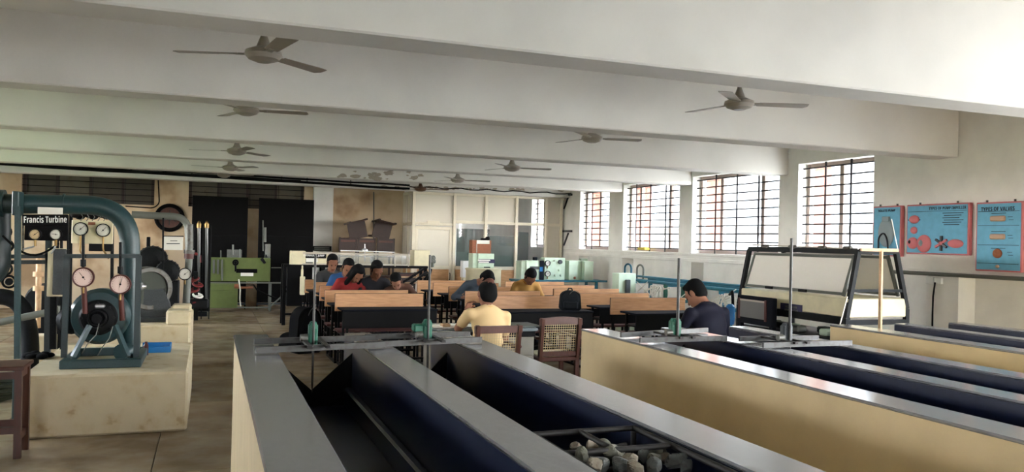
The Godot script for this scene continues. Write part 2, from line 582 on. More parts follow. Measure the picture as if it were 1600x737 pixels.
func far_window(n: int, a: Vector3, b: Vector3, nrm: Vector3, label: String) -> void:  # plain window in an unseen wall: a low corner, b high corner
	var w := thing("window_%d" % n, label, "window", (a + b) * 0.5)
	w.set_meta("kind", "structure")
	var along := (Vector3(b.x, 0, b.z) - Vector3(a.x, 0, a.z))
	for i in 4:
		var p := a + along * (i / 3.0)
		rods(w, "mullion", M.frame_brown, p, Vector3(p.x, b.y, p.z), 0.06, 0.06)
	for y in [a.y + 0.03, b.y - 0.03]:
		rods(w, "rail", M.frame_brown, Vector3(a.x, y, a.z), Vector3(b.x, y, b.z), 0.06, 0.06)
	for i in 9:
		var y2 := a.y + 0.08 + i * (b.y - a.y - 0.1) / 9.0
		rods(w, "grille_bar", M.grille, Vector3(a.x, y2, a.z) + nrm * 0.08, Vector3(b.x, y2, b.z) + nrm * 0.08, 0.011, 0.011)
func setting() -> void:
	mat("dim_dirty_pane", Color(0.25, 0.22, 0.175), 0.5, 0, "stain", 1.0)  # opaque panes: the dim corridor behind is painted into their grimy brown
	mat("dim_dirty_pane2", Color(0.36, 0.33, 0.27), 0.5, 0, "stain", 1.0)
	mat("peel", Color(0.66, 0.61, 0.55), 0.9, 0, "fine", 2.0)
	# ground outside
	var st := mb()
	bb2(st, Vector3(-60, -0.6, -70), Vector3(-6.8, -0.4, 50))  # unseen green ground, added to tint the daylight bouncing up to the beams
	struct("added_lawn", st, M.ground_green, "unseen green ground outside the hall, added for its greenish bounce", "added_lawn")
	st = mb()
	bb2(st, Vector3(-6.8, -0.6, -70), Vector3(60, -0.4, 50))
	struct("yard", st, M.ground_pale, "pale paved yard outside the windows", "ground")
	# floor of slabs
	st = mb()
	bb2(st, Vector3(-6.8, -0.4, -22.3), Vector3(8.6, -0.012, 2.9))
	var fl := struct("floor", st, M.joint, "worn grey-brown stone slab floor of the hall", "floor")
	var sw := 1.233
	var sd := 1.22
	var sm := mb()
	bev(sm, Vector3(0, -0.02, 0), Vector3(sw - 0.006, 0.04, sd - 0.006), 0.003)
	var mesh := sm.commit()
	for i in 12:
		for k in 20:
			var c := Vector3(-6.5 + (i + 0.5) * sw, rng.randf_range(-0.001, 0.001), 2.6 - (k + 0.5) * sd)
			inst("slab", mesh, M["slab%d" % rng.randi_range(0, 3)], fl, Transform3D(Basis(), c))
	# ceiling and beams
	st = mb()
	bb2(st, Vector3(-6.8, CEIL, -22.3), Vector3(8.6, CEIL + 0.2, 2.9))
	struct("ceiling", st, M.ceiling_paint, "white painted concrete ceiling slab above the beams", "ceiling")
	var nth := ["first", "second", "third", "fourth", "fifth", "sixth"]
	var bn := [-1.7, 1.0]
	for i in 8:
		var z: float = beam_z[i] if i < 6 else bn[i - 6]
		st = mb()
		bev(st, Vector3(0.9, (BEAMY + CEIL) * 0.5 + 0.01, z - 0.165), Vector3(14.8, CEIL - BEAMY + 0.02, 0.33), 0.012)
		var lab: String = "deep white concrete ceiling beam, %s from the blackboard wall" % nth[5 - i] if i < 6 else "deep white ceiling beam over the flumes, %s from the entrance wall" % nth[7 - i]
		var bm := struct("beam", st, M.ceiling_paint, lab, "beam")
		if i == 4 or i == 5:
			for k in 26:
				var u := rng.randf_range(520, 660) if i == 4 else rng.randf_range(600, 880)
				var c := pz(u, rng.randf_range(266, 284) if i == 4 else 293.0 + (u - 660) * 0.02, z + 0.003)
				c.y = clampf(c.y, BEAMY + 0.03, 3.1)
				var poly := PackedVector2Array()
				var w := rng.randf_range(0.03, 0.13)
				for j in 11:
					var rr := rng.randf_range(0.45, 1.0)
					poly.append(Vector2(cos(TAU * j / 11) * rr * w, sin(TAU * j / 11) * rr * w * 0.45))
				var ps := mb()
				prism(ps, poly, -0.01, 0.002 + k * 0.0004, Transform3D(Basis(), Vector3(c.x, c.y, z)))
				wobj("peeled_patch", ps, M.peel, bm)
	# window wall
	var wins := [[-20.6, -19.65], [-17.5, -16.0], [-15.34, -13.14], [-12.7, -10.29], [-9.86, -8.38], [-4.1, -2.2], [-1.8, 0.9], [1.2, 2.4]]
	var z0 := -22.3
	st = mb()
	bb2(st, Vector3(WX, 2.9, -22.3), Vector3(WX + 0.3, CEIL, 2.9))
	bb2(st, Vector3(WX, 1.33, -22.3), Vector3(WX + 0.3, 1.5, -4.4))
	bb2(st, Vector3(WX, 0.0, -4.4), Vector3(WX + 0.3, 0.7, 2.9))
	z0 = -4.4
	for w in [[-4.1, -2.2], [-1.8, 0.9], [1.2, 2.4]]:
		bb2(st, Vector3(WX, 0.7, z0), Vector3(WX + 0.3, 1.5, w[0]))
		z0 = w[1]
	bb2(st, Vector3(WX, 0.7, z0), Vector3(WX + 0.3, 1.5, 2.9))
	z0 = -22.3
	for w in wins:
		bb2(st, Vector3(WX, 1.5, z0), Vector3(WX + 0.3, 2.9, w[0]))
		z0 = w[1]
	bb2(st, Vector3(WX, 1.5, z0), Vector3(WX + 0.3, 2.9, 2.9))
	var niches := [[-17.5, -16.0], [-15.34, -13.14], [-12.7, -10.29], [-9.86, -7.5], [-7.05, -4.75]]
	z0 = -22.3
	for w in niches:
		bb2(st, Vector3(WX, 0, z0), Vector3(WX + 0.3, 1.33, w[0]))
		bb2(st, Vector3(WX + 0.27, 0, w[0]), Vector3(WX + 0.3, 1.33, w[1]))
		z0 = w[1]
	bb2(st, Vector3(WX, 0, z0), Vector3(WX + 0.3, 1.33, -4.4))
	struct("wall_right", st, M.wall_paint, "cream plastered window wall with piers and recessed panels under the sills", "wall")
	st = mb()
	bv2(st, Vector3(WX - 0.07, 1.45, -18.38), Vector3(WX + 0.15, 1.5, -8.25), 0.008)
	bv2(st, Vector3(WX - 0.03, 1.34, -18.38), Vector3(WX + 0.02, 1.40, -4.4), 0.006)
	struct("trim_1", st, M.wall_paint, "projecting cream sill ledge running below the grilled windows", "sill")
	var zp := func(u: float) -> float: return px(u, 340, WX + 0.2).z
	var zg := func(u: float) -> float: return px(u, 340, WX + 0.085).z
	side_window(1, -17.5, -16.0, [zp.call(918), zp.call(940)], [zg.call(925.5)], "narrow grilled window beside the glass cabin")
	side_window(2, -15.34, -13.14, [zp.call(1003), zp.call(1049)], [zg.call(994), zg.call(1016), zg.call(1040)], "grilled window with a yellow tray on its sill")
	side_window(3, -12.7, -10.29, [zp.call(1130), zp.call(1194)], [zg.call(1118), zg.call(1151), zg.call(1185)], "grilled window above the teal pipe friction rig")
	side_window(4, -9.86, -8.38, [zp.call(1317)], [zg.call(1289), zg.call(1329)], "grilled window next to the blue wall charts")
	side_window(5, -20.6, -19.65, [-20.12], [-20.35], "grilled window inside the glass cabin")
	far_window(6, Vector3(WX + 0.2, 0.7, -4.1), Vector3(WX + 0.2, 2.9, -2.2), Vector3(-1, 0, 0), "grilled window beyond the charts, over the near flumes")
	far_window(7, Vector3(WX + 0.2, 0.7, -1.8), Vector3(WX + 0.2, 2.9, 0.9), Vector3(-1, 0, 0), "grilled window in the second bay beyond the charts")
	far_window(8, Vector3(WX + 0.2, 0.7, 1.2), Vector3(WX + 0.2, 2.9, 2.4), Vector3(-1, 0, 0), "narrow grilled window nearest the entrance wall, beyond the charts")
	# outside: orange fins and the pale block across the yard
	var k := 0
	for z in [-18.0, -15.62, -12.98, -10.1]:
		st = mb()
		bev(st, Vector3(WX + 0.58, 2.0, z - 0.1), Vector3(0.56, 4.6, 0.2), 0.01)
		struct("sunshade_fin", st, M.orange_paint, ["orange painted sunshade fin outside the narrow window by the cabin", "orange fin outside between the narrow window and the yellow tray window", "orange fin outside between the yellow tray window and the pipe rig window", "orange fin outside between the pipe rig window and the chart side window"][k], "fin")
		k += 1
	var bl := thing("neighbour_building", "pale multi-storey building across the yard behind the window grilles", "building", Vector3(22, -0.4, -26))
	bl.set_meta("kind", "structure")
	var bX := 17.0
	plank(bl, "wall", M.pale_facade, Vector3(bX, -0.4, -75), Vector3(bX + 5, 13.0, -15), 0.05)
	plank(bl, "roof_slab", M.pale_facade, Vector3(bX - 0.7, 13.0, -75.5), Vector3(bX + 5.5, 13.3, -14.5), 0.05)
	for i in 16:
		var zz := -72.0 + i * 3.6
		for yy in [0.4, 3.6, 6.6, 9.6]:
			plank(bl, "window", M.facade_window, Vector3(bX - 0.04, yy, zz), Vector3(bX + 0.05, yy + 1.2, zz + 1.6), 0.01)
		var rl := mb()
		for j in 11:
			bar(rl, Vector3(bX - 0.6, 2.5, zz + j * 0.2), Vector3(bX - 0.6, 3.2, zz + j * 0.2), 0.03)
		bar(rl, Vector3(bX - 0.6, 3.22, zz - 0.1), Vector3(bX - 0.6, 3.22, zz + 2.1), 0.05)
		wobj("railing", rl, M.facade_window, bl)
	for y in [2.3, 5.4, 8.5]:
		plank(bl, "balcony_slab", M.pale_facade, Vector3(bX - 0.7, y, -74), Vector3(bX, y + 0.2, -15.5), 0.03)
	st = mb()
	bev(st, Vector3(WX + 0.65, 3.02, -12.9), Vector3(0.7, 0.1, 10.4), 0.02)  # unseen slab, added to cut the skylight on fins and windows
	struct("added_shade_slab", st, M.outside_paint, "added unseen concrete slab outside that shades the fins and grilled windows", "sunshade")
	# blackboard wall with two vent windows
	st = mb()
	var X := [-6.8, -3.72, -1.17, -0.47, 2.05, 4.44]
	bb2(st, Vector3(X[0], 0, ZB - 0.3), Vector3(X[5], 2.25, ZB))
	bb2(st, Vector3(X[0], 2.9, ZB - 0.3), Vector3(X[5], CEIL, ZB))
	for i in [0, 2, 4]:
		bb2(st, Vector3(X[i], 2.25, ZB - 0.3), Vector3(X[i + 1], 2.9, ZB))
	struct("wall_back", st, M.back_wall_paint, "stained beige plaster wall behind the blackboards", "wall")
	var vl := ["dark high ventilator window above the turbine pipework", "dark high ventilator window hidden partly by the blackboards"]
	for q in 2:
		var x0: float = X[1 + 2 * q]
		var x1: float = X[2 + 2 * q]
		var w2 := thing("window_%d" % (9 + q), vl[q], "window", Vector3((x0 + x1) * 0.5, 2.25, ZB - 0.15))
		w2.set_meta("kind", "structure")
		for j in 4:
			var xa := lerpf(x0, x1, j / 4.0)
			var xb := lerpf(x0, x1, (j + 1) / 4.0)
			plank(w2, "pane", M.dim_dirty_pane2 if (j + q) % 3 == 1 else M.dim_dirty_pane, Vector3(xa + 0.03, 2.25, ZB - 0.2), Vector3(xb - 0.03, 2.9, ZB - 0.18), 0.002)
			if j > 0: plank(w2, "mullion", M.dark_wood, Vector3(xa - 0.03, 2.25, ZB - 0.22), Vector3(xa + 0.03, 2.9, ZB - 0.15), 0.004)
		plank(w2, "window_frame", M.dark_wood, Vector3(x1 - 0.07, 2.25, ZB - 0.22), Vector3(x1, 2.9, ZB - 0.12), 0.004)
		plank(w2, "window_frame", M.dark_wood, Vector3(x0, 2.25, ZB - 0.22), Vector3(x0 + 0.07, 2.9, ZB - 0.12), 0.004)
		for j in 5:
			rods(w2, "grille_bar", M.conduit, Vector3(x0, 2.32 + j * 0.13, ZB - 0.05), Vector3(x1, 2.32 + j * 0.13, ZB - 0.05), 0.014, 0.014)
		for j in 3:
			var xv := lerpf(x0, x1, (j + 1) / 4.0 + 0.02)
			rods(w2, "grille_upright", M.conduit, Vector3(xv, 2.25, ZB - 0.06), Vector3(xv, 2.9, ZB - 0.06), 0.02, 0.008)
	# left wall, entrance wall
	var lz := [[-15.2, -12.9], [-12.5, -10.2], [-9.8, -7.2]]
	st = mb()
	bb2(st, Vector3(-6.8, 0, -19.7), Vector3(-6.5, 1.7, 2.9))
	bb2(st, Vector3(-6.8, 2.7, -19.7), Vector3(-6.5, CEIL, 2.9))
	z0 = -19.7
	for w in lz:
		bb2(st, Vector3(-6.8, 1.7, z0), Vector3(-6.5, 2.7, w[0]))
		z0 = w[1]
	bb2(st, Vector3(-6.8, 1.7, z0), Vector3(-6.5, 2.7, 2.9))
	struct("wall_left", st, M.wall_paint, "cream plastered wall on the garden side with a row of windows", "wall")
	for i in lz.size():
		far_window(11 + i, Vector3(-6.65, 1.7, lz[i][0]), Vector3(-6.65, 2.7, lz[i][1]), Vector3(1, 0, 0), "grilled garden-side window, %s from the blackboard wall" % nth[i])
	var fz := 2.6
	var fx := [-6.8, -2.3, -1.4, 2.8, 3.7, 8.6]
	st = mb()
	bb2(st, Vector3(-6.8, 2.6, fz), Vector3(8.6, CEIL, fz + 0.3))
	bb2(st, Vector3(-6.8, 0, fz), Vector3(8.6, 1.4, fz + 0.3))
	for i in range(0, 6, 2):
		bb2(st, Vector3(fx[i], 1.4, fz), Vector3(fx[i + 1], 2.6, fz + 0.3))
	struct("wall_front", st, M.wall_paint, "cream entrance wall with two small windows at the near end", "wall")
	for i in [1, 3]:
		far_window(20 + i, Vector3(fx[i], 1.4, fz + 0.15), Vector3(fx[i + 1], 2.6, fz + 0.15), Vector3(0, 0, -1), "small window in the entrance wall, %s" % ("on the garden side" if i == 1 else "on the window wall side"))
	# conduits below the last beam
	var cd := thing("conduit_run", "black cable conduits running under the last beam above the blackboards", "conduit", Vector3(0, 2.8, -18.05))
	for j in 3:
		var c2 := mb()
		var pts := []
		for i in 16:
			var u: float = lerpf(-60, [640, 640, 470][j], i / 15.0)
			pts.append(pz(u, [251.0, 256.0, 253.5][j] + u * [0.0605, 0.061, 0.0625][j] + rng.randf_range(-0.6, 0.6), -18.04 + j * 0.01))
		tube(c2, pts, [0.022, 0.03, 0.018][j], 6)
		wobj("conduit", c2, M.conduit, cd)
	for u in [120, 205, 300, 340, 440, 480, 548]:
		var p := pz(u, 250.0 + u * 0.061, -18.05)
		rods(cd, "hanger", M.conduit, p + Vector3(0, -0.08, 0), p + Vector3(0, 0.16, 0), 0.015, 0.015)
	var cl := thing("ceiling_cable", "dark sagging cable along the beam over the glass cabin", "cable", pz(760, 297, -18.05))
	var c3 := mb()
	var pts2 := []
	for i in 20:
		var u2 := lerpf(640, 895, i / 19.0)
		pts2.append(pz(u2, 291.5 + (u2 - 640) * 0.045 + 1.3 * sin(i * 1.9), -18.04))
	tube(c3, pts2, 0.014, 5)
	wobj("cable", c3, M.conduit, cl)
	# small black cable loop by the ventilator window
	var lp := thing("wall_cable", "thin dark cable looping down the beige wall from the ventilator window", "cable", pz(250, 300, ZB + 0.02))
	st = mb()
	tube(st, bend([pz(247, 277, ZB + 0.02), pz(249, 318, ZB + 0.02), pz(240, 325, ZB + 0.02), pz(196, 322, ZB + 0.02)], 0.15), 0.014, 6)
	wobj("cable", st, M.conduit, lp)
	st = mb()
	tube(st, bend([pz(584, 300, ZB + 0.015), pz(584, 372, ZB + 0.015), pz(585, 400, ZB + 0.015)], 0.05), 0.016, 6)
	tag(obj("drop_pipe", st, M.pipe_grey, self), "thin grey pipe running down the stained wall above the stacked chairs", "pipe")
	# window wall fittings
	st = mb()
	tube(st, [px(1397, 424.5, WX - 0.05), px(1500, 430, WX - 0.05), Vector3(WX - 0.05, px(1600, 436, WX - 0.05).y, -5.9), Vector3(WX - 0.05, px(1600, 436, WX - 0.05).y, -4.5)], 0.024, 8)
	tag(obj("wall_pipe", st, M.pipe_grey, self), "grey service pipe running along the wall below the blue charts", "pipe")
	var sk := thing("socket_box", "pair of white wall sockets under the pipe below the impeller chart", "socket", px(1460, 437, WX - 0.02))
	plank(sk, "plate", M.white, px(1450, 443, WX) + Vector3(-0.04, 0, 0), px(1462, 433, WX), 0.004)
	plank(sk, "plate", M.white, px(1463, 443, WX) + Vector3(-0.04, 0, 0), px(1474, 434, WX), 0.004)
	st = mb()
	tube(st, [px(1461, 441, WX - 0.05), px(1458, 462, WX - 0.04), px(1457, 490, WX - 0.03), px(1456.5, 520, WX - 0.03), px(1456, 560, WX - 0.03)], 0.011, 6)
	wobj("cord", st, M.rubber, sk)
	st = mb()
	bev(st, px(1006, 390, WX + 0.03) + Vector3(0, 0.02, 0), Vector3(0.14, 0.05, 0.28), 0.012)
	tag(obj("sill_tray", st, M.plastic_yellow, self), "small yellow plastic tray on the window sill", "tray")
	var bk := thing("wall_bracket", "rusty steel bracket fixed to the pier between cabin and narrow window", "bracket", px(890, 375, WX))
	for vv in [304.0, 361.0]:
		rods(bk, "arm", M.grey_metal, px(877, vv, WX - 0.03), px(893, vv, WX - 0.03), 0.05, 0.05)
		rods(bk, "brace", M.grey_metal, px(888, vv + 3, WX - 0.02), px(881, vv + 22, WX - 0.02), 0.03, 0.03)

func cabin() -> void:
	var zc := -18.4
	var st := mb()
	bb2(st, Vector3(4.34, 0, -22.3), Vector3(8.6, CEIL, -22.0))
	struct("wall_cabin_back", st, M.wall_paint, "white back wall inside the glass cabin", "wall")
	st = mb()
	bb2(st, Vector3(4.34, 0, -22.0), Vector3(4.44, CEIL, ZB - 0.3))
	struct("wall_cabin_side", st, M.wall_paint, "white side wall inside the glass cabin", "wall")
	var c := thing("glass_cabin", "cream framed glass office cabin with door and wood lower panels", "cabin", Vector3(6.3, 0, zc))
	var top := BEAMY + 0.02
	var xs := [4.44, 5.43, 6.22, 7.01, 7.79, 8.2]
	for i in xs.size():
		plank(c, "post", M.cream_frame, Vector3(xs[i] - 0.035, 0, zc - 0.04), Vector3(xs[i] + 0.035, top, zc + 0.04), 0.006)
	plank(c, "head_rail", M.cream_frame, Vector3(4.41, top - 0.08, zc - 0.035), Vector3(8.28, top, zc + 0.035), 0.005)
	for i in xs.size() - 1:
		var a: float = xs[i] + 0.035
		var b: float = xs[i + 1] - 0.035
		var yt := 2.0 if i == 0 else 2.07
		plank(c, "transom", M.cream_frame, Vector3(a, yt - 0.035, zc - 0.03), Vector3(b, yt + 0.035, zc + 0.03), 0.005)
		plank(c, "pane", M.glass if i == 3 else M.white_film, Vector3(a, yt + 0.035, zc - 0.003), Vector3(b, top - 0.08, zc + 0.003), 0.0005)
		if i == 0:
			# the door
			var dr := mb()
			for xx in [a + 0.04, b - 0.04]:
				bv2(dr, Vector3(xx - 0.035, 0.02, zc - 0.02), Vector3(xx + 0.035, 1.95, zc + 0.02), 0.004)
			for yy in [0.06, 0.98, 1.91]:
				bv2(dr, Vector3(a + 0.07, yy - 0.04, zc - 0.02), Vector3(b - 0.07, yy + 0.04, zc + 0.02), 0.004)
			var door := wobj("door", dr, M.cream_frame, c)
			plank(door, "door_pane", M.white_film, Vector3(a + 0.075, 1.02, zc - 0.003), Vector3(b - 0.075, 1.87, zc + 0.003), 0.0005)
			plank(door, "door_panel", M.panel_wood, Vector3(a + 0.075, 0.1, zc - 0.008), Vector3(b - 0.075, 0.94, zc + 0.008), 0.002)
			var h := mb()
			tube(h, bend([Vector3(b - 0.06, 0.85, zc + 0.02), Vector3(b - 0.06, 0.85, zc + 0.07), Vector3(b - 0.06, 0.7, zc + 0.07), Vector3(b - 0.06, 0.7, zc + 0.02)], 0.02), 0.01, 6)
			wobj("handle", h, M.dark_metal, door)
			plank(c, "name_plate", M.cream_frame, pz(667, 350, zc + 0.04), pz(687, 345, zc + 0.05), 0.002)
		else:
			plank(c, "pane", M.white_film if i == 4 else M.glass, Vector3(a, 1.02, zc - 0.003), Vector3(b, yt - 0.035, zc + 0.003), 0.0005)
			plank(c, "sill_rail", M.cream_frame, Vector3(a, 0.94, zc - 0.03), Vector3(b, 1.02, zc + 0.03), 0.005)
			plank(c, "lower_panel", M.panel_wood, Vector3(a, 0.08, zc - 0.01), Vector3(b, 0.94, zc + 0.01), 0.003)
	# side of the cabin back to the wall
	for z in [zc - 0.5, ZB + 0.02]:
		plank(c, "side_post", M.cream_frame, Vector3(4.41, 0, z - 0.03), Vector3(4.47, top, z + 0.03), 0.005)
	for y in [0.98, 2.0, top - 0.04]:
		plank(c, "side_rail", M.cream_frame, Vector3(4.415, y - 0.035, ZB), Vector3(4.465, y + 0.035, zc), 0.005)
	plank(c, "side_pane", M.glass, Vector3(4.437, 1.02, ZB), Vector3(4.443, 1.96, zc), 0.0005)
	plank(c, "side_pane", M.glass, Vector3(4.437, 2.04, ZB), Vector3(4.443, top - 0.08, zc), 0.0005)
	plank(c, "side_panel", M.panel_wood, Vector3(4.43, 0.0, ZB), Vector3(4.45, 0.95, zc), 0.002)
	# boards leaning inside the cabin
	var zb := -19.0
	var gb := thing("green_board", "large dark green board standing behind the cabin glass", "board", pz(790, 430, zb))
	var g := mb()
	bev(g, (pz(764, 372, zb) + pz(818, 440, zb)) * 0.5, Vector3(pz(818, 380, zb).x - pz(764, 380, zb).x, 1.2, 0.04), 0.006)
	wobj("sheet", g, M.green_board, gb)
	gb = thing("green_board", "dark green board with a notched top edge beside the cabin door", "board", pz(735, 430, zb))
	g = mb()
	bev(g, (pz(713, 356, zb) + pz(764, 440, zb)) * 0.5, Vector3(pz(764, 380, zb).x - pz(713, 380, zb).x, 1.3, 0.04), 0.006)
	wobj("sheet", g, M.green_board, gb)
	gb = thing("green_board", "narrow dark green board at the window end behind the cabin glass", "board", pz(826, 430, zb))
	g = mb()
	bev(g, (pz(810, 362, zb) + pz(824, 440, zb)) * 0.5, Vector3(0.27, 1.25, 0.04), 0.006)
	wobj("sheet", g, M.green_board, gb)

# ---------------------------------------------------------------- concrete flumes
const FH := 0.95
const FZ := -5.72
const FN := 1.2
func flume(label: String, walls: Array, plate_z: Array) -> void:
	var x0: float = walls[0][0]
	var x1: float = walls[-1][1]
	var f := thing("concrete_flume", label, "flume", Vector3((x0 + x1) * 0.5, 0, (FZ + FN) * 0.5))
	var st := mb()
	bb2(st, Vector3(x0, 0, FZ), Vector3(x1, 0.50, FN))
	wobj("base", st, M.cream_plaster, f)
	st = mb()
	bb2(st, Vector3(x0, 0.5, FN), Vector3(x1, FH, FN + 0.15))
	wobj("end_wall", st, M.cream_plaster, f)
	for i in walls.size():
		var a: float = walls[i][0]
		var b: float = walls[i][1]
		st = mb()
		bb2(st, Vector3(a, 0.5, FZ), Vector3(b, FH - 0.012, FN))
		wobj("wall", st, M.cream_plaster, f)
		st = mb()
		bev(st, Vector3((a + b) * 0.5, FH - 0.005, (FZ + FN) * 0.5), Vector3(b - a + 0.014, 0.016, FN - FZ + 0.008), 0.006)
		wobj("wall_cap", st, M.cap_paint, f)
		if i > 0:
			st = mb()
			bb2(st, Vector3(a - 0.006, 0.5, FZ), Vector3(a, FH - 0.013, FN))
			wobj("lining", st, M.navy_paint, f)
			# low kerb along the foot of the wall
			st = mb()
			bev(st, Vector3(a - 0.03, 0.57, (FZ + 0.35 + FN) * 0.5), Vector3(0.05, 0.13, FN - FZ - 0.35), 0.012)
			wobj("kerb", st, M.navy_paint, f)
		if i < walls.size() - 1:
			st = mb()
			bb2(st, Vector3(b, 0.5, FZ), Vector3(b + 0.006, FH - 0.013, FN))
			wobj("lining", st, M.navy_paint, f)
			var c: float = walls[i + 1][0]
			st = mb()
			bb2(st, Vector3(b, 0.5, FZ), Vector3(c, 0.515, FN))
			wobj("channel_floor", st, M.navy_paint, f)
			# V-notch weir plate across the channel
			var m := (b + c) * 0.5
			var poly := PackedVector2Array([Vector2(b, 0.515), Vector2(c, 0.515), Vector2(c, 0.865), Vector2(m, 0.625), Vector2(b, 0.865)])
			st = mb()
			prism(st, poly, plate_z[i], plate_z[i] + 0.012)
			wobj("notch_plate", st, M.black_plate, f)
func carriage(label: String, r1: Array, r2: Array, u: float, vtop: float, vbot: float, zr: float, block: Material, big: float) -> void:
	var y := FH + 0.028
	var A := py(r1[0], r1[1], y)
	var B := py(r1[2], r1[3], y)
	var C := py(r2[0], r2[1], y)
	var D := py(r2[2], r2[3], y)
	var rod := pz(u, vtop, zr)
	var t := thing("point_gauge", label, "point gauge", Vector3(rod.x, FH + 0.005, zr))
	for e in [[A, B], [C, D]]:
		var st := mb()
		bar(st, e[0], e[1], 0.022, 0.034)
		wobj("rail", st, M.rail_steel, t)
	var lo := Vector3(rod.x, pz(u, vbot, zr).y, zr)
	var st2 := mb()
	cyl(st2, lo, rod, 0.007 * big, -1, 8)
	cyl(st2, lo - Vector3(0, 0.05, 0), lo, 0.001, 0.007 * big, 8)
	wobj("rod", st2, M.rail_steel, t)
	st2 = mb()
	bev(st2, Vector3(rod.x, y + 0.04, zr - 0.035), Vector3(0.055 * big, 0.15, 0.05), 0.008)
	bev(st2, Vector3(rod.x, y + 0.105, zr - 0.03), Vector3(0.04 * big, 0.05, 0.05), 0.008)
	wobj("slide_block", st2, block, t)
	st2 = mb()
	cyl(st2, Vector3(rod.x - 0.03, y + 0.03, zr - 0.03), Vector3(rod.x - 0.075, y + 0.03, zr - 0.03), 0.026, 0.022, 12)
	wobj("knob", st2, M.grey_steel, t)
	st2 = mb()
	var mid0 := (A + C) * 0.5
	bar(st2, Vector3(rod.x - 0.05, y + 0.012, A.z - 0.03), Vector3(rod.x - 0.05, y + 0.012, C.z + 0.03), 0.025, 0.014)
	bar(st2, Vector3(rod.x + 0.05, y + 0.012, A.z - 0.03), Vector3(rod.x + 0.05, y + 0.012, C.z + 0.03), 0.025, 0.014)
	wobj("cross_slide", st2, M.dark_iron, t)
func flumes() -> void:
	flume("long twin-channel concrete flume with blue inside holding the cage of stones", [[0.17, 0.38], [0.91, 1.08], [1.54, 1.75]], [-5.38, -5.3])
	flume("twin-channel concrete flume with bright worn caps between the other two flumes", [[2.75, 2.95], [3.47, 3.64], [4.13, 4.3]], [-5.38, -5.3])
	flume("concrete flume alongside the cream wall below the blue charts", [[5.2, 5.4], [5.95, 6.1], [6.62, 6.8]], [-5.38, -5.3])
	carriage("point gauge with green slide over the garden-side channel of the stone-cage flume", [397, 533, 590, 527], [400, 547, 600, 538], 493, 398, 600, -5.0, M.gauge_green, 1.0)
	carriage("point gauge with green slide over the channel that holds the stones", [571, 526, 734, 521], [575, 538, 752, 530], 672, 398, 575, -5.05, M.gauge_green, 1.1)
	carriage("tall point gauge over the aisle-side channel of the middle flume", [970, 523, 1105, 515], [1000, 531, 1135, 528], 1061, 403, 522, -4.9, M.gauge_green, 1.5)
	carriage("tall point gauge with grey slide over the chart-side channel of the middle flume", [1155, 529, 1278, 527], [1192, 539, 1330, 535], 1237, 372, 545, -4.5, M.grey_metal, 1.4)
	# green clamp on the second gauge
	var st := mb()
	var g2 := get_node("point_gauge_001")
	bv2(st, pz(648, 520, -5.05) + Vector3(0, 0, -0.1), pz(668, 507, -5.05) + Vector3(0, 0, -0.02), 0.01)
	wobj("clamp", st, M.gauge_green, g2)
	# iron cage of stones
	var cg := thing("stone_cage", "rusty iron rod cage lying in the flume channel, filled with stones", "cage", Vector3(1.31, 0.63, -2.3))
	var y1 := 0.93
	var y0 := 0.73
	var xa := 1.105
	var xb := 1.515
	var za := -2.68
	var zb := -1.95
	var rodl := [[Vector3(xa, y1, za), Vector3(xb, y1, za)], [Vector3(xa, y1, za + 0.27), Vector3(xb, y1, za + 0.27)], [Vector3(xa, y1, zb), Vector3(xb, y1, zb)], [Vector3(xa, y1, za), Vector3(xa, y1, zb)], [Vector3(xb, y1, za), Vector3(xb, y1, zb)], [Vector3(1.29, y1, za), Vector3(1.29, y1, za + 0.27)], [Vector3(xa, y1 - 0.05, za + 0.2), Vector3(1.4, y1 - 0.02, za + 0.15)]]
	for e in [[xa, za], [xb, za], [xa, zb], [xb, zb]]:
		rodl.append([Vector3(e[0], 0.52, e[1]), Vector3(e[0], y1, e[1])])
	for i in 4:
		rodl.append([Vector3(xa, 0.78, lerpf(za, zb, i / 3.0)), Vector3(xb, 0.78, lerpf(za, zb, i / 3.0))] if i == 0 or i == 3 else [Vector3(xa, 0.72, lerpf(za, zb, i / 3.0)), Vector3(xb, 0.72, lerpf(za, zb, i / 3.0))])
	for e in rodl:
		st = mb()
		cyl(st, e[0], e[1], 0.011, -1, 7)
		wobj("rod", st, M.dark_iron, cg)
	st = mb()
	bb2(st, Vector3(xa, 0.70, za), Vector3(xb, 0.715, zb))
	wobj("tray", st, M.dark_iron, cg)
	# u, v, half width px, half height px, tone
	var rk := [[908, 715, 21, 10, 0], [958, 711, 22, 12, 0], [935, 726, 13, 13, 1], [985, 722, 14, 13, 2], [1003, 711, 11, 9, 1], [1022, 718, 13, 10, 0], [1040, 705, 9, 10, 0], [1038, 716, 12, 8, 2], [1069, 709, 10, 11, 0], [1055, 722, 11, 14, 1], [1074, 729, 8, 11, 1], [899, 702, 11, 7, 2], [923, 701, 9, 6, 2], [943, 699, 10, 5, 0], [968, 728, 12, 10, 1], [913, 729, 11, 9, 2], [991, 733, 11, 8, 2], [1021, 730, 11, 8, 1]]
	var tone := ["greenish grey", "dark grey", "pale buff"]
	var n := 0
	for r in rk:
		var s := 0.0027
		var c := pz(r[0], r[1], lerpf(-2.52, -2.22, (r[1] - 698) / 36.0))
		c.x = clampf(c.x, xa + 0.04, xb - 0.03)
		st = mb()
		var rad := Vector3(r[2] * s * 1.15, maxf(0.03, r[3] * s * 1.25), maxf(0.035, r[3] * s * 1.3))
		stone(st, Vector3.ZERO, rad, 100 + n)
		var o := obj("stone", st, [M.rock, M.rock_dark, M.rock_pale][r[4]], self)
		o.position = c
		var sh := "long flat" if r[2] > r[3] * 1.6 else ("tall" if r[3] > r[2] else ("big blocky" if r[2] > 11 else "small"))
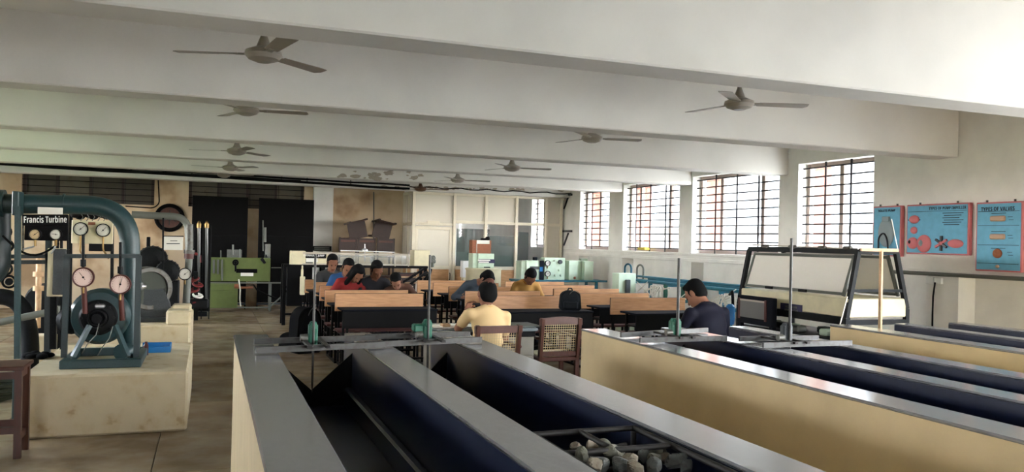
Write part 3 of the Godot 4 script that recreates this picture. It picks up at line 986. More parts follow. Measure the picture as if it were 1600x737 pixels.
		tag(o, "%s %s broken stone in the iron cage" % [sh, tone[r[4]]], "stone", "%s %s stones in the cage" % [sh, tone[r[4]]])
		n += 1

# ---------------------------------------------------------------- benches
func benches() -> void:
	var proto := thing("student_bench", "bench", "bench", Vector3.ZERO)
	var w := 1.17
	var st := mb()
	bev(st, Vector3(0, 0.635, 0), Vector3(w, 0.21, 0.02), 0.003)
	obj("front_panel", st, M.black_panel, proto)
	st = mb()
	bev(st, Vector3(0, 0.745, -0.19), Vector3(w + 0.02, 0.024, 0.42), 0.005)
	obj("desk_top", st, M.navy_panel, proto)
	st = mb()
	bev(st, Vector3(0, 0.58, -0.2), Vector3(w - 0.08, 0.015, 0.3), 0.003)
	obj("book_shelf", st, M.black_panel, proto)
	st = mb()
	bev(st, Vector3(0, 0.45, -0.54), Vector3(w, 0.03, 0.27), 0.006)
	obj("seat", st, M.seat_maroon, proto)
	st = mb()
	bev(st, Vector3(0, 0.79, -0.69), Vector3(w - 0.008, 0.222, 0.02), 0.003)
	var bk := obj("backrest", st, M.laminate, proto)
	st = mb()
	bev(st, Vector3(0, 0.79, -0.703), Vector3(w, 0.23, 0.012), 0.003)
	obj("edge_band", st, M.edge_dark, bk)
	for sx in [-1.0, 1.0]:
		var x: float = sx * (w * 0.5 - 0.06)
		for lg in [[-0.03, 0.73], [-0.34, 0.73], [-0.45, 0.44], [-0.72, 0.88]]:
			st = mb()
			bb2(st, Vector3(x - 0.014, 0, lg[0] - 0.014), Vector3(x + 0.014, lg[1], lg[0] + 0.014))
			obj("leg", st, M.black_steel, proto)
		st = mb()
		bb2(st, Vector3(x - 0.014, 0.0, -0.735), Vector3(x + 0.014, 0.028, 0.0))
		bb2(st, Vector3(x - 0.014, 0.4, -0.735), Vector3(x + 0.014, 0.428, -0.34))
		bb2(st, Vector3(x - 0.014, 0.24, -0.45), Vector3(x + 0.014, 0.26, -0.03))
		obj("side_rail", st, M.black_steel, proto)
	st = mb()
	bb2(st, Vector3(-w * 0.5 + 0.06, 0.12, -0.12), Vector3(w * 0.5 - 0.06, 0.145, -0.09))
	obj("foot_rail", st, M.black_steel, proto)
	st = mb()
	bb2(st, Vector3(-w * 0.5 + 0.06, 0.2, -0.73), Vector3(w * 0.5 - 0.06, 0.225, -0.71))
	obj("back_rail", st, M.black_steel, proto)
	# boards seen: x centre of the column and z of each backrest
	var cols := [["on the blackboard side", 2.11, [-10.5, -11.25, -12.25, -13.25, -14.05]], ["in the middle, behind the teacher's table", 4.06, [-10.05, -11.05, -12.08, -13.15, -14.0]], ["along the windows", 5.64, [-9.65, -10.6, -11.62, -12.6, -13.75]]]
	var nth := ["first", "second", "third", "fourth", "fifth"]
	var first := true
	for c in cols:
		for i in 5:
			var at := Vector3(c[1] + [0.0, -0.02, 0.02, 0.05, 0.0][i] * 1.3, 0, c[2][i] + 0.695)
			var lab := "bench with wood backrest, %s from the flumes, column %s" % [nth[i], c[0]]
			if first:
				proto.position = at
				tag(proto, lab, "bench", "student benches with wood backrests")
				first = false
			else:
				copy(proto, at, rng.randf_range(-0.012, 0.012), lab, "student benches with wood backrests")

# ---------------------------------------------------------------- turbine rigs
func gauge(parent: Node3D, c: Vector3, r: float, dial: Material, rim: Material, ang: float, called := "gauge") -> void:
	var xf := Transform3D(Basis(Vector3.RIGHT, PI / 2), c)  # y axis of the profile points to +z
	var st := mb()
	lathe(st, [Vector2(0, -0.05), Vector2(r * 0.9, -0.05), Vector2(r, -0.03), Vector2(r, 0.005), Vector2(r * 0.96, 0.012), Vector2(r * 0.86, 0.01), Vector2(r * 0.85, -0.002)], xf, 28)
	var g := wobj(called, st, rim, parent)
	st = mb()
	lathe(st, [Vector2(r * 0.86, -0.002), Vector2(0, -0.002)], xf, 28)
	lathe(st, [Vector2(r * 0.86, -0.006), Vector2(0, -0.006)], xf, 28)
	wobj("dial", st, dial, g)
	st = mb()
	for i in 21:
		var a := deg_to_rad(-45.0 + i * 13.5)
		var d := Vector3(cos(a), sin(a), 0)
		bar(st, c + d * r * 0.68 + Vector3(0, 0, 0.0), c + d * r * 0.79, r * 0.025, 0.002)
	wobj("scale_marks", st, M.rim_black, g)
	st = mb()
	var nd := Vector3(cos(ang), sin(ang), 0)
	bar(st, c - nd * r * 0.3 + Vector3(0, 0, 0.003), c + nd * r * 0.62 + Vector3(0, 0, 0.003), r * 0.07, 0.003)
	cyl(st, c, c + Vector3(0, 0, 0.006), r * 0.1, -1, 10)
	wobj("needle", st, M.rim_black, g)
	st = mb()
	cyl(st, c + Vector3(0, -r, -0.02), c + Vector3(0, -r - 0.05, -0.02), 0.011, -1, 8)
	wobj("stem", st, M.brass, g)
func flange(st: SurfaceTool, a: Vector3, d: Vector3, r: float, t := 0.03) -> void:
	cyl(st, a - d * t * 0.5, a + d * t * 0.5, r, -1, 18)
func left_rigs() -> void:
	var st := mb()
	bev(st, Vector3(-0.75, 0.245, -8.13), Vector3(1.22, 0.49, 1.93), 0.018)
	tag(obj("concrete_plinth", st, M.plinth_plaster, self), "low cream plastered plinth with grimy front carrying the teal turbine", "plinth")
	var p2 := thing("concrete_plinth", "taller stepped cream plinth behind, carrying the round turbine casing", "plinth", Vector3(-0.6, 0, -10.0))
	st = mb()
	bev(st, Vector3(-0.6, 0.335, -10.1), Vector3(0.86, 0.67, 1.95), 0.018)
	wobj("block", st, M.plinth_plaster, p2)
	st = mb()
	bev(st, Vector3(-0.29, 0.74, -9.45), Vector3(0.24, 0.15, 0.6), 0.02)
	bev(st, Vector3(-0.27, 0.82, -9.6), Vector3(0.2, 0.06, 0.3), 0.02)
	wobj("step", st, M.plinth_plaster, p2)
	# Francis turbine
	var t := thing("turbine", "teal reaction turbine on its base frame under a bent delivery pipe", "turbine", Vector3(-0.86, 0.49, -7.8))
	var zf := -7.5
	var xl := pz(93, 566, zf).x
	var xr := pz(221, 566, zf).x
	st = mb()
	bev(st, Vector3((xl + xr) * 0.5, 0.525, zf), Vector3(xr - xl, 0.075, 0.06), 0.008)
	bev(st, Vector3((xl + xr) * 0.5, 0.525, zf - 0.75), Vector3(xr - xl, 0.075, 0.06), 0.008)
	bev(st, Vector3(xl + 0.03, 0.525, zf - 0.375), Vector3(0.06, 0.07, 0.7), 0.008)
	bev(st, Vector3(xr - 0.03, 0.525, zf - 0.375), Vector3(0.06, 0.07, 0.7), 0.008)
	wobj("base_frame", st, M.teal, t)
	for e in [[140, 508, 114, 557], [180, 508, 200, 557]]:
		st = mb()
		bar(st, pz(e[0], e[1], zf - 0.06), pz(e[2], e[3], zf), 0.05, 0.03)
		wobj("a_frame_leg", st, M.teal, t)
	for e in [[pz(105, 399, zf - 0.12), pz(100, 558, zf - 0.12)], [pz(217, 399, zf - 0.12), pz(213, 558, zf - 0.12)]]:
		st = mb()
		bar(st, e[0], e[1], 0.045, 0.045)
		wobj("frame_post", st, M.teal_dark, t)
	st = mb()
	bar(st, pz(101, 400, zf - 0.12), pz(219, 400, zf - 0.12), 0.045, 0.035)
	wobj("cross_bar", st, M.teal_dark, t)
	st = mb()
	var hub := pz(156, 494, zf - 0.25)
	var zx := Basis(Vector3.RIGHT, PI / 2)
	lathe(st, [Vector2(0, -0.22), Vector2(0.2, -0.22), Vector2(0.235, -0.17), Vector2(0.24, 0.0), Vector2(0.21, 0.06), Vector2(0.15, 0.075), Vector2(0, 0.075)], Transform3D(zx, hub), 36)
	wobj("casing", st, M.teal, t)
	st = mb()
	lathe(st, [Vector2(0.15, 0.07), Vector2(0.15, 0.11), Vector2(0.13, 0.14), Vector2(0.085, 0.15), Vector2(0.085, 0.12), Vector2(0, 0.12)], Transform3D(zx, hub), 30)
	for i in 8:
		var d := Vector3(cos(TAU * i / 8), sin(TAU * i / 8), 0) * 0.125
		cyl(st, hub + d + Vector3(0, 0, 0.1), hub + d + Vector3(0, 0, 0.155), 0.012, -1, 6)
	wobj("bearing_cover", st, M.dark_metal, t)
	st = mb()
	cyl(st, hub, hub + Vector3(0, 0, 0.21), 0.045, 0.04, 16)
	ring(st, hub + Vector3(0, 0, 0.16), Vector3.BACK, 0.062, 0.016, 20, 8)
	wobj("shaft", st, M.black_steel, t)
	st = mb()
	bev(st, pz(156, 478, zf - 0.1), Vector3(0.08, 0.035, 0.05), 0.01)
	wobj("grease_cup", st, M.bright_steel, t)
	st = mb()  # scroll flank and draft side
	lathe(st, [Vector2(0, -0.1), Vector2(0.11, -0.1), Vector2(0.12, 0.0), Vector2(0.08, 0.04), Vector2(0, 0.04)], Transform3D(zx, pz(112, 500, zf - 0.25)), 20)
	wobj("guide_vane_box", st, M.dark_metal, t)
	st = mb()
	tube(st, bend([pz(-70, 317, -7.95), pz(203, 321, -7.95), pz(204, 545, -7.95), pz(190, 552, -7.85)], 0.36, 14), 0.083, 20)
	wobj("delivery_pipe", st, M.teal, t)
	st = mb()
	for u in [4.0, 100.0]:
		flange(st, pz(u, 318, -7.95), Vector3.RIGHT, 0.12 if u < 50 else 0.088, 0.035 if u < 50 else 0.014)
	flange(st, pz(205, 440, -7.95), Vector3.UP, 0.088, 0.014)
	wobj("pipe_flange", st, M.teal, t)
	st = mb()
	tube(st, bend([pz(-4, 330, -8.0), pz(-4, 420, -8.0), pz(-30, 440, -8.0)], 0.1), 0.1, 14)
	wobj("branch_pipe", st, M.teal_dark, t)
	st = mb()
	bar(st, pz(28, 322, -7.62), pz(27, 560, -7.62), 0.042, 0.042)
	bev(st, Vector3(pz(27, 560, -7.62).x, 0.25, -7.62), Vector3(0.05, 0.6, 0.05), 0.004)
	bev(st, pz(28, 318, -7.75), Vector3(0.05, 0.2, 0.2), 0.006)
	wobj("pipe_prop", st, M.teal, t)
	for e in [[130, 433, 366, 2.2], [188, 444, 378, 1.3]]:
		gauge(t, pz(e[0], e[1], zf - 0.02), 0.084, M.dial_pink, M.rim_red, e[3], "pressure_gauge")
		st = mb()
		cyl(st, pz(e[0], e[1] - 16, zf - 0.05), pz(e[0], e[2], zf - 0.05), 0.012, -1, 8)
		cyl(st, pz(e[0], e[1] - 17, zf - 0.05), pz(e[0], e[1] - 28, zf - 0.05), 0.022, -1, 8)
		wobj("gauge_pipe", st, M.dark_metal, t)
		st = mb()
		cyl(st, pz(e[0] + 1, e[1] + 16, zf - 0.06), pz(e[0] + 3, e[1] + 56, zf - 0.1), 0.022, -1, 8)
		wobj("drain_pipe", st, M.rim_red, t)
	for e in [[155, 505, 128, 552], [176, 510, 152, 556]]:
		st = mb()
		tube(st, [pz(e[0], e[1], zf + 0.02), pz(e[0] - 5, e[1] + 18, zf + 0.03), pz(e[2] + 8, e[3] - 14, zf + 0.03), pz(e[2], e[3], zf + 0.02)], 0.004, 5)
		wobj("drip_hose", st, M.pipe_grey, t)
	# left supports and rails behind
	var rl := thing("pipe_rack", "dark teal rails behind the gauge board carrying valves", "rack", pz(40, 560, -8.25))
	for v in [400.0, 409.0]:
		st = mb()
		bar(st, pz(-60, v + 1, -8.25), pz(82, v, -8.25), 0.05, 0.035)
		wobj("rail", st, M.teal_dark, rl)
	st = mb()
	bar(st, pz(77, 340, -8.25), pz(74, 560, -8.25), 0.05, 0.05)
	bar(st, pz(-40, 340, -8.25), pz(-40, 560, -8.25), 0.05, 0.05)
	wobj("upright", st, M.teal_dark, rl)
	for e in [[7, 362], [10, 384], [8, 420], [14, 440]]:
		st = mb()
		cyl(st, pz(e[0], e[1], -8.2), pz(e[0], e[1], -8.05), 0.035, 0.03, 10)
		ring(st, pz(e[0], e[1], -8.03), Vector3.BACK, 0.05, 0.01, 16, 6)
		wobj("valve", st, M.dark_metal, rl)
	# name board with gauges
	var nb := thing("gauge_board", "black gauge board with the Francis Turbine name plate", "gauge board", pz(72, 400, -7.72))
	var zb := -7.72
	plank(nb, "panel", M.sign_black, pz(39, 375, zb - 0.03), pz(106, 350, zb), 0.004)
	plank(nb, "paper", M.paper, pz(59, 334, zb - 0.02), pz(98, 324.5, zb - 0.01), 0.001)
	var tb := Basis(Vector3.BACK, 0.035)
	var sg := mb()
	bev(sg, pz(71, 343.5, zb + 0.03), Vector3(pz(106, 343, zb).x - pz(35, 343, zb).x, 0.092, 0.008), 0.002, tb)
	var np := wobj("name_plate", sg, M.sign_black, nb)
	text("lettering", "Francis Turbine", M.white, np, pz(71, 342.5, zb + 0.035), 0.058, 0.315, tb)
	gauge(nb, pz(54.5, 366, zb + 0.03), 0.047, M.dial_aged, M.rim_black, 0.7)
	gauge(nb, pz(87, 366, zb + 0.03), 0.047, M.dial, M.rim_black, 3.0)
	for u in [36.0, 106.0]:
		st = mb()
		bar(st, pz(u, 336, zb), pz(u, 392 if u < 50 else 400, zb), 0.014, 0.014)
		wobj("post", st, M.grey_steel if u < 50 else M.dark_metal, nb)
	for e in [[54, 376, 36, 385], [87, 376, 80, 392]]:
		st = mb()
		tube(st, bend([pz(e[0], e[1], zb), pz(e[0], e[1] + 9, zb), pz(e[2], e[3] + 4, zb)], 0.05), 0.008, 6)
		wobj("impulse_tube", st, M.bright_steel, nb)
	st = mb()
	var cv := []
	for i in 13:
		var tt := i / 12.0
		cv.append(pz(lerpf(4, 92, tt), lerpf(368, 380, tt) + 24.0 * sin(PI * tt), zb - 0.02))
	tube(st, cv, 0.01, 6)
	wobj("cable", st, M.rubber, nb)
	# starter box
	var sb := thing("starter_box", "tall dark starter cabinet with pale side under the name board", "cabinet", pz(92, 500, -8.0))
	plank(sb, "body", M.cream_metal, pz(78, 461, -8.12), pz(103, 388, -7.95), 0.006)
	plank(sb, "door", M.grey_metal, pz(82, 460, -7.95), pz(104, 389, -7.93), 0.006)
	st = mb()
	bar(st, pz(84, 458, -8.05), pz(83, 545, -8.05), 0.05, 0.05)
	bar(st, pz(100, 458, -8.05), pz(99, 545, -8.05), 0.05, 0.05)
	wobj("stand", st, M.dark_metal, sb)
	for u in [90, 96]:
		st = mb()
		cyl(st, pz(u, 390, -8.0), pz(u, 374, -8.0), 0.012, -1, 8)
		wobj("cable_gland", st, M.dark_metal, sb)
	# second gauge panel behind
	var z2 := -9.6
	var gp := thing("gauge_board", "cream metal gauge board with two black-rimmed dials behind the pipe bend", "gauge board", pz(145, 420, z2))
	plank(gp, "panel", M.cream_metal, pz(112, 380, z2 - 0.04), pz(177, 345, z2), 0.006)
	gauge(gp, pz(126, 357.5, z2 + 0.04), 0.072, M.dial, M.rim_black, 0.75)
	gauge(gp, pz(161, 359.5, z2 + 0.04), 0.072, M.dial, M.rim_black, 0.85)
	plank(gp, "label_plate", M.cardboard, pz(138, 351, z2), pz(149, 347, z2 + 0.01), 0.001)
	plank(gp, "terminal_box", M.dark_metal, pz(139, 392, z2 - 0.03), pz(176, 381, z2), 0.004)
	for u in [111.0, 176.0]:
		st = mb()
		bar(st, pz(u, 330, z2 - 0.05), pz(u - 2, 505, z2 - 0.05), 0.03, 0.03)
		wobj("post", st, M.dark_metal, gp)
	for e in [[126, 370, 125, 392], [161, 372, 166, 398]]:
		st = mb()
		tube(st, bend([pz(e[0], e[1], z2), pz(e[0], e[3] - 8, z2), pz(e[2], e[3], z2), pz(e[2] + 4, e[3] + 6, z2)], 0.06), 0.01, 6)
		wobj("impulse_tube", st, M.brass, gp)
	st = mb()
	for i in 9:
		var c := pz(118 + i * 7, 336 + 3 * sin(i * 2.1), z2 + 0.02 * cos(i * 1.7))
		ball(st, c, Vector3(0.05, 0.03, 0.05), 8, 6)
	wobj("cable_bundle", st, M.rubber, gp)
	for i in 5:
		st = mb()
		var u := 127.0 + i * 9
		tube(st, [pz(u, 334, z2 + 0.05), pz(u + 3, 339, z2 + 0.07), pz(u - 1, 345, z2 + 0.03)], 0.004, 5)
		wobj("wire", st, M.pipe_grey, gp)
	# beige riser pipe on its block
	var zr := -11.2
	var rp := thing("riser_pipe", "beige flanged riser pipe standing on a small cream block", "pipe", pz(64, 546, zr))
	st = mb()
	cyl(st, pz(61, 400, zr), pz(59, 512, zr), 0.032, -1, 14)
	for v in [428.0, 450.0]:
		flange(st, pz(60, v, zr), Vector3.UP, 0.06, 0.06)
	wobj("pipe", st, M.pale_wood, rp)
	st = mb()
	var bp := pz(67, 525, zr)
	bev(st, Vector3(bp.x, 0.18, zr), Vector3(0.27, 0.36, 0.3), 0.015)
	wobj("block", st, M.plinth_plaster, rp)
	# suction pipe and elbow
	st = mb()
	tube(st, [pz(-60, 514, -9.4), pz(0, 503, -9.4), pz(62, 490, -9.4), pz(92, 485, -9.4)], 0.036, 12)
	cyl(st, pz(76, 488, -9.4), pz(84, 486.5, -9.4), 0.045, -1, 12)
	cyl(st, pz(91, 488, -9.4), pz(91, 478, -9.4), 0.03, -1, 12)
	tag(obj("suction_pipe", st, M.pipe_grey, self), "sloping grey suction pipe low behind the turbine plinth", "pipe")
	st = mb()
	tube(st, bend([pz(-40, 463, -10.4), pz(30, 463, -10.4), pz(48, 520, -10.4), Vector3(pz(48, 520, -10.4).x, 0.02, -10.4)], 0.35, 10), 0.09, 14)
	tag(obj("drain_elbow", st, M.dark_metal, self), "thick dark elbow pipe bending down to the floor beside the riser", "pipe")
	# dark pump behind the riser
	var pm := thing("pump_set", "dark pump set on the floor behind the beige riser pipe", "pump", Vector3(pz(70, 480, -12.2).x, 0, -12.2))
	st = mb()
	lathe(st, [Vector2(0, -0.2), Vector2(0.2, -0.18), Vector2(0.24, 0), Vector2(0.2, 0.18), Vector2(0, 0.2)], Transform3D(zx, pz(70, 470, -12.2)), 20)
	wobj("volute", st, M.dark_metal, pm)
	plank(pm, "plinth", M.dark_metal, Vector3(pz(48, 500, -12.2).x, 0, -12.5), Vector3(pz(100, 500, -12.2).x, 0.5, -11.9), 0.02)
	# hose coil, cloth, trough, bottle
	var hc := thing("hose_coil", "dark green hose coiled on the floor beside the plinth", "hose", Vector3(-1.85, 0, -9.2))
	for i in 5:
		st = mb()
		var pts := []
		for k in 33:
			var a := TAU * k / 32.0
			pts.append(Vector3(-1.9 + cos(a) * (0.28 + 0.03 * i) + 0.02 * sin(i * 3.0), 0.022 + 0.03 * i + 0.01 * sin(a * 3 + i), -9.2 + sin(a) * (0.4 + 0.02 * i)))
		tube(st, pts, 0.018, 6)
		wobj("turn", st, M.hose_green, hc)
	st = mb()
	for i in 7:
		ball(st, py(44 + i * 5.4, 556.5 + 1.5 * sin(i * 2.0), 0.5) + Vector3(0, 0.008, 0), Vector3(0.05, 0.03 + 0.008 * sin(i * 4.0), 0.07), 10, 6)
	tag(obj("rag", st, M.cloth_black, self), "crumpled black rag on the corner of the turbine plinth", "rag")
	var bt := thing("blue_trough", "small bright blue trough on the plinth behind the turbine", "trough", Vector3(py(246, 543, 0.5).x, 0.49, -8.55))
	st = mb()
	var ba := pz(222, 550, -8.5)
	var bb := pz(268, 537, -8.5)
	bv2(st, Vector3(ba.x, 0.49, -8.56), Vector3(bb.x, 0.565, -8.54), 0.003)
	bv2(st, Vector3(ba.x, 0.49, -8.36), Vector3(bb.x, 0.545, -8.34), 0.003)
	bv2(st, Vector3(ba.x, 0.49, -8.54), Vector3(bb.x, 0.5, -8.36), 0.002)
	bv2(st, Vector3(bb.x - 0.012, 0.49, -8.54), Vector3(bb.x, 0.55, -8.36), 0.002)
	wobj("tray", st, M.blue, bt)
	st = mb()
	lathe(st, [Vector2(0, 0), Vector2(0.022, 0), Vector2(0.022, 0.09), Vector2(0.012, 0.11), Vector2(0.012, 0.125), Vector2(0, 0.125)], Transform3D(Basis(), Vector3(pz(228, 545, -8.2).x, 0.49, -8.2)), 14)
	tag(obj("oil_bottle", st, M.rim_red, self), "small dark brown oil bottle on the plinth by the blue trough", "bottle")
	# wooden stool at the plinth
	var sl := thing("wooden_stool", "dark brown wooden stool with stretchers in front of the turbine plinth", "stool", Vector3(-1.42, 0, -6.8))
	st = mb()
	bev(st, Vector3(-1.42, 0.645, -6.72), Vector3(0.42, 0.03, 0.36), 0.006)
	wobj("seat", st, M.brown_wood, sl)
	for e in [[-1.25, -6.6], [-1.59, -6.6], [-1.25, -6.86], [-1.59, -6.86]]:
		st = mb()
		bar(st, Vector3(e[0] + 0.005 * signf(e[0] + 1.42), 0, e[1]), Vector3(e[0], 0.63, e[1]), 0.045, 0.045)
		wobj("leg", st, M.brown_wood, sl)
	for e in [[-1.25, -1.59, -6.6, -6.6, 0.2], [-1.25, -1.59, -6.86, -6.86, 0.2], [-1.25, -1.25, -6.6, -6.86, 0.14], [-1.59, -1.59, -6.6, -6.86, 0.14], [-1.25, -1.59, -6.6, -6.6, 0.59], [-1.25, -1.25, -6.6, -6.86, 0.59]]:
		st = mb()
		bar(st, Vector3(e[0], e[4], e[2]), Vector3(e[1], e[4], e[3]), 0.022, 0.05)
		wobj("stretcher", st, M.brown_wood, sl)
	# Pelton turbine on the taller plinth
	var z3 := -9.55
	var pt := thing("wheel_turbine", "round grey turbine casing with a dark glass front on a grey pedestal", "turbine", Vector3(-0.6, 0.67, z3))
	var pc := pz(232, 450, z3)
	var tilt := Basis(Vector3.UP, 0.3) * zx
	st = mb()
	lathe(st, [Vector2(0, -0.12), Vector2(0.21, -0.12), Vector2(0.235, -0.09), Vector2(0.235, 0.06), Vector2(0.225, 0.075), Vector2(0.185, 0.075), Vector2(0.18, 0.05)], Transform3D(tilt, pc), 36)
	wobj("casing_ring", st, M.grey_steel, pt)
	st = mb()
	lathe(st, [Vector2(0.185, 0.045), Vector2(0.0, 0.045)], Transform3D(tilt, pc), 36)
	lathe(st, [Vector2(0.185, 0.04), Vector2(0.0, 0.04)], Transform3D(tilt, pc), 36)
	wobj("sight_glass", st, M.hose_green, pt)
	st = mb()
	cyl(st, pz(216, 447, z3 + 0.15), pz(228, 447, z3 + 0.12), 0.028, 0.022, 12)
	cyl(st, pz(219, 447, z3 + 0.15), pz(222, 447, z3 + 0.14), 0.045, -1, 10)
	wobj("spear_nozzle", st, M.bright_steel, pt)
	st = mb()
	var q0 := pz(213, 507, z3 + 0.2)
	var q1 := pz(268, 507, z3 + 0.2)
	prism(st, PackedVector2Array([Vector2(q0.x, 0.67), Vector2(q1.x, 0.67), Vector2(q1.x - 0.03, 0.86), Vector2(q1.x - 0.09, 1.02), Vector2(q0.x + 0.06, 1.02), Vector2(q0.x, 0.86)]), z3 - 0.12, z3 + 0.06)
	bv2(st, Vector3(q0.x - 0.02, 0.67, z3 - 0.16), Vector3(q1.x + 0.03, 0.72, z3 + 0.12), 0.01)
	wobj("pedestal", st, M.grey_metal, pt)
	# motors behind
	for e in [[238, 406, 0.165, -10.4, "dark round electric motor above the wheel turbine"], [262, 424, 0.13, -10.2, "smaller dark electric motor under the white notice"]]:
		var mo := thing("electric_motor", e[4], "motor", Vector3(pz(e[0], e[1], e[3]).x, 0.67, e[3]))
		var mc := pz(e[0], e[1], e[3])
		st = mb()
		lathe(st, [Vector2(0, -0.2), Vector2(e[2] * 0.9, -0.2), Vector2(e[2], -0.15), Vector2(e[2], 0.1), Vector2(e[2] * 0.9, 0.14), Vector2(e[2] * 0.45, 0.16), Vector2(0, 0.16)], Transform3D(zx, mc), 28)
		wobj("housing", st, M.dark_metal, mo)
		st = mb()
		for i in 20:
			var d3 := Vector3(cos(TAU * i / 20), sin(TAU * i / 20), 0)
			bar(st, mc + d3 * e[2] + Vector3(0, 0, -0.14), mc + d3 * e[2] + Vector3(0, 0, 0.09), 0.012, 0.012)
		wobj("cooling_fins", st, M.dark_metal, mo)
		plank(mo, "foot", M.dark_metal, Vector3(mc.x - 0.13, 0.66, e[3] - 0.15), Vector3(mc.x + 0.13, mc.y - e[2] * 0.8, e[3] + 0.1), 0.01)
	var lv := thing("lever_switch", "black lever switch beside a green plate above the motors", "switch", pz(233, 470, -10.6))
	plank(lv, "plate", M.apple_green, pz(244, 440, -10.75), pz(255, 388, -10.72), 0.004)
	plank(lv, "lever", M.sign_black, pz(229, 386, -10.5), pz(235, 370, -10.46), 0.006)
	st = mb()
	bar(st, pz(232, 385, -10.48), pz(233, 412, -10.48), 0.02, 0.02)
	bar(st, pz(250, 440, -10.74), pz(250, 500, -10.74), 0.03, 0.03)
	wobj("stalk", st, M.grey_steel, lv)
	# white notice on a post
	var nt := thing("notice_board", "white notice sheet clipped to a dark post by the grey pipe", "notice", pz(270, 430, -9.9))
	plank(nt, "sheet", M.paper, pz(256, 390, -9.92), pz(286, 370, -9.9), 0.002)
	st = mb()
	bar(st, pz(255, 340, -9.93), Vector3(pz(255, 460, -9.93).x, 0.66, -9.93), 0.018, 0.018)
	bar(st, pz(255, 369, -9.93), pz(287, 369, -9.93), 0.012, 0.012)
	wobj("post", st, M.dark_metal, nt)
	for e in [[266, 277, 376], [260, 281, 380.5]]:
		st = mb()
		bar(st, pz(e[0], e[2], -9.895), pz(e[1], e[2], -9.895), 0.002, 0.008)
		wobj("print_line", st, M.grey_metal, nt)
	# grey water pipe with elbow, gauge and valves
	var zw := -10.3
	var wp := thing("water_main", "grey water pipe with an elbow and steel coupling rising past the notice", "pipe", pz(292, 480, zw))
	st = mb()
	tube(st, bend([pz(206, 335, zw), pz(293, 339, zw), pz(296, 395, zw), pz(291, 470, zw), Vector3(pz(291, 470, zw).x, 0.66, zw)], 0.16, 8), 0.042, 14)
	wobj("pipe", st, M.pipe_grey, wp)
	st = mb()
	cyl(st, pz(296, 390, zw), pz(295.5, 396, zw), 0.062, -1, 16)
	cyl(st, pz(296, 350, zw + 0.01), pz(296, 388, zw + 0.01), 0.044, -1, 14)
	wobj("coupling", st, M.grey_steel, wp)
	st = mb()
	cyl(st, pz(295.5, 396, zw), pz(295, 404, zw), 0.054, -1, 14)
	wobj("union_nut", st, M.rim_red, wp)
	gauge(wp, pz(289, 428, zw + 0.12), 0.073, M.dial, M.rim_black, 0.7)
	var vs := thing("valve_stack", "stack of red hand wheels on a valve manifold next to the dial", "valve", pz(306, 480, -10.8))
	for i in 5:
		st = mb()
		var vc := pz(303.0 + (i % 2) * 6, 436 + i * 8.5, -10.8)
		ring(st, vc, Vector3(0.25 * (1 if i % 2 else -1), 1, 0.35), 0.055, 0.014, 18, 6)
		bar(st, vc - Vector3(0.05, 0, 0), vc + Vector3(0.05, 0, 0), 0.014, 0.01)
		wobj("hand_wheel", st, M.red if i != 3 else M.paper, vs)
	st = mb()
	bar(st, pz(306, 424, -10.82), pz(306, 500, -10.82), 0.05, 0.05)
	bev(st, pz(309, 474, -10.8), Vector3(0.26, 0.12, 0.12), 0.02)
	wobj("manifold", st, M.dark_metal, vs)
	# manometer tubes
	var mm := thing("manometer", "tall glass manometer tubes with brass caps on a black board", "manometer", Vector3(pz(318, 480, -16.6).x, 0, -16.6))
	var zm := -16.6
	plank(mm, "back_board", M.sign_black, Vector3(pz(305, 400, zm).x, 0.15, zm - 0.05), Vector3(pz(330, 400, zm).x, pz(318, 352, zm).y, zm - 0.03), 0.004)
	for u in [311.0, 323.0]:
		st = mb()
		cyl(st, pz(u, 355, zm), pz(u, 478, zm), 0.035, -1, 14)
		wobj("tube", st, M.tube_dark, mm)
		st = mb()
		cyl(st, pz(u, 349, zm), pz(u, 356, zm), 0.05, -1, 14)
		ball(st, pz(u, 348, zm), Vector3(0.03, 0.04, 0.03), 10, 6)
		wobj("cap", st, M.brass, mm)
	for u in [304.0, 318.0, 330.0]:
		st = mb()
		bar(st, pz(u, 352, zm + 0.02), Vector3(pz(u, 352, zm).x, 0, zm + 0.02), 0.02, 0.02)
		wobj("upright", st, M.dark_metal, mm)
	st = mb()
	tube(st, bend([pz(300, 396, zm), pz(312, 397, zm), pz(313, 410, zm)], 0.05), 0.03, 8)
	wobj("red_tap", st, M.red, mm)
	# round wooden wheel on the beige wall
	var ww := thing("wall_ornament", "round dark-rimmed wooden wheel hung on the beige wall", "ornament", pz(265, 340, ZB + 0.03))
	var wc := pz(265, 340, ZB + 0.04)
	st = mb()
	ring(st, wc, Vector3.BACK, 0.27, 0.045, 32, 8)
	wobj("rim", st, M.sign_black, ww)
	st = mb()
	lathe(st, [Vector2(0.27, 0.0), Vector2(0.0, 0.0)], Transform3D(zx, wc), 32)
	lathe(st, [Vector2(0.27, -0.02), Vector2(0.0, -0.02)], Transform3D(zx, wc), 32)
	wobj("face", st, M.brown_wood, ww)
	st = mb()
	for i in 6:
		var d4 := Vector3(cos(TAU * i / 6 + 0.5), sin(TAU * i / 6 + 0.5), 0)
		bar(st, wc + Vector3(0, 0, 0.02), wc + d4 * 0.17 + Vector3(0, 0, 0.02), 0.035, 0.02)
	cyl(st, wc, wc + Vector3(0, 0, 0.05), 0.07, -1, 16)
	wobj("spokes", st, M.dark_wood, ww)

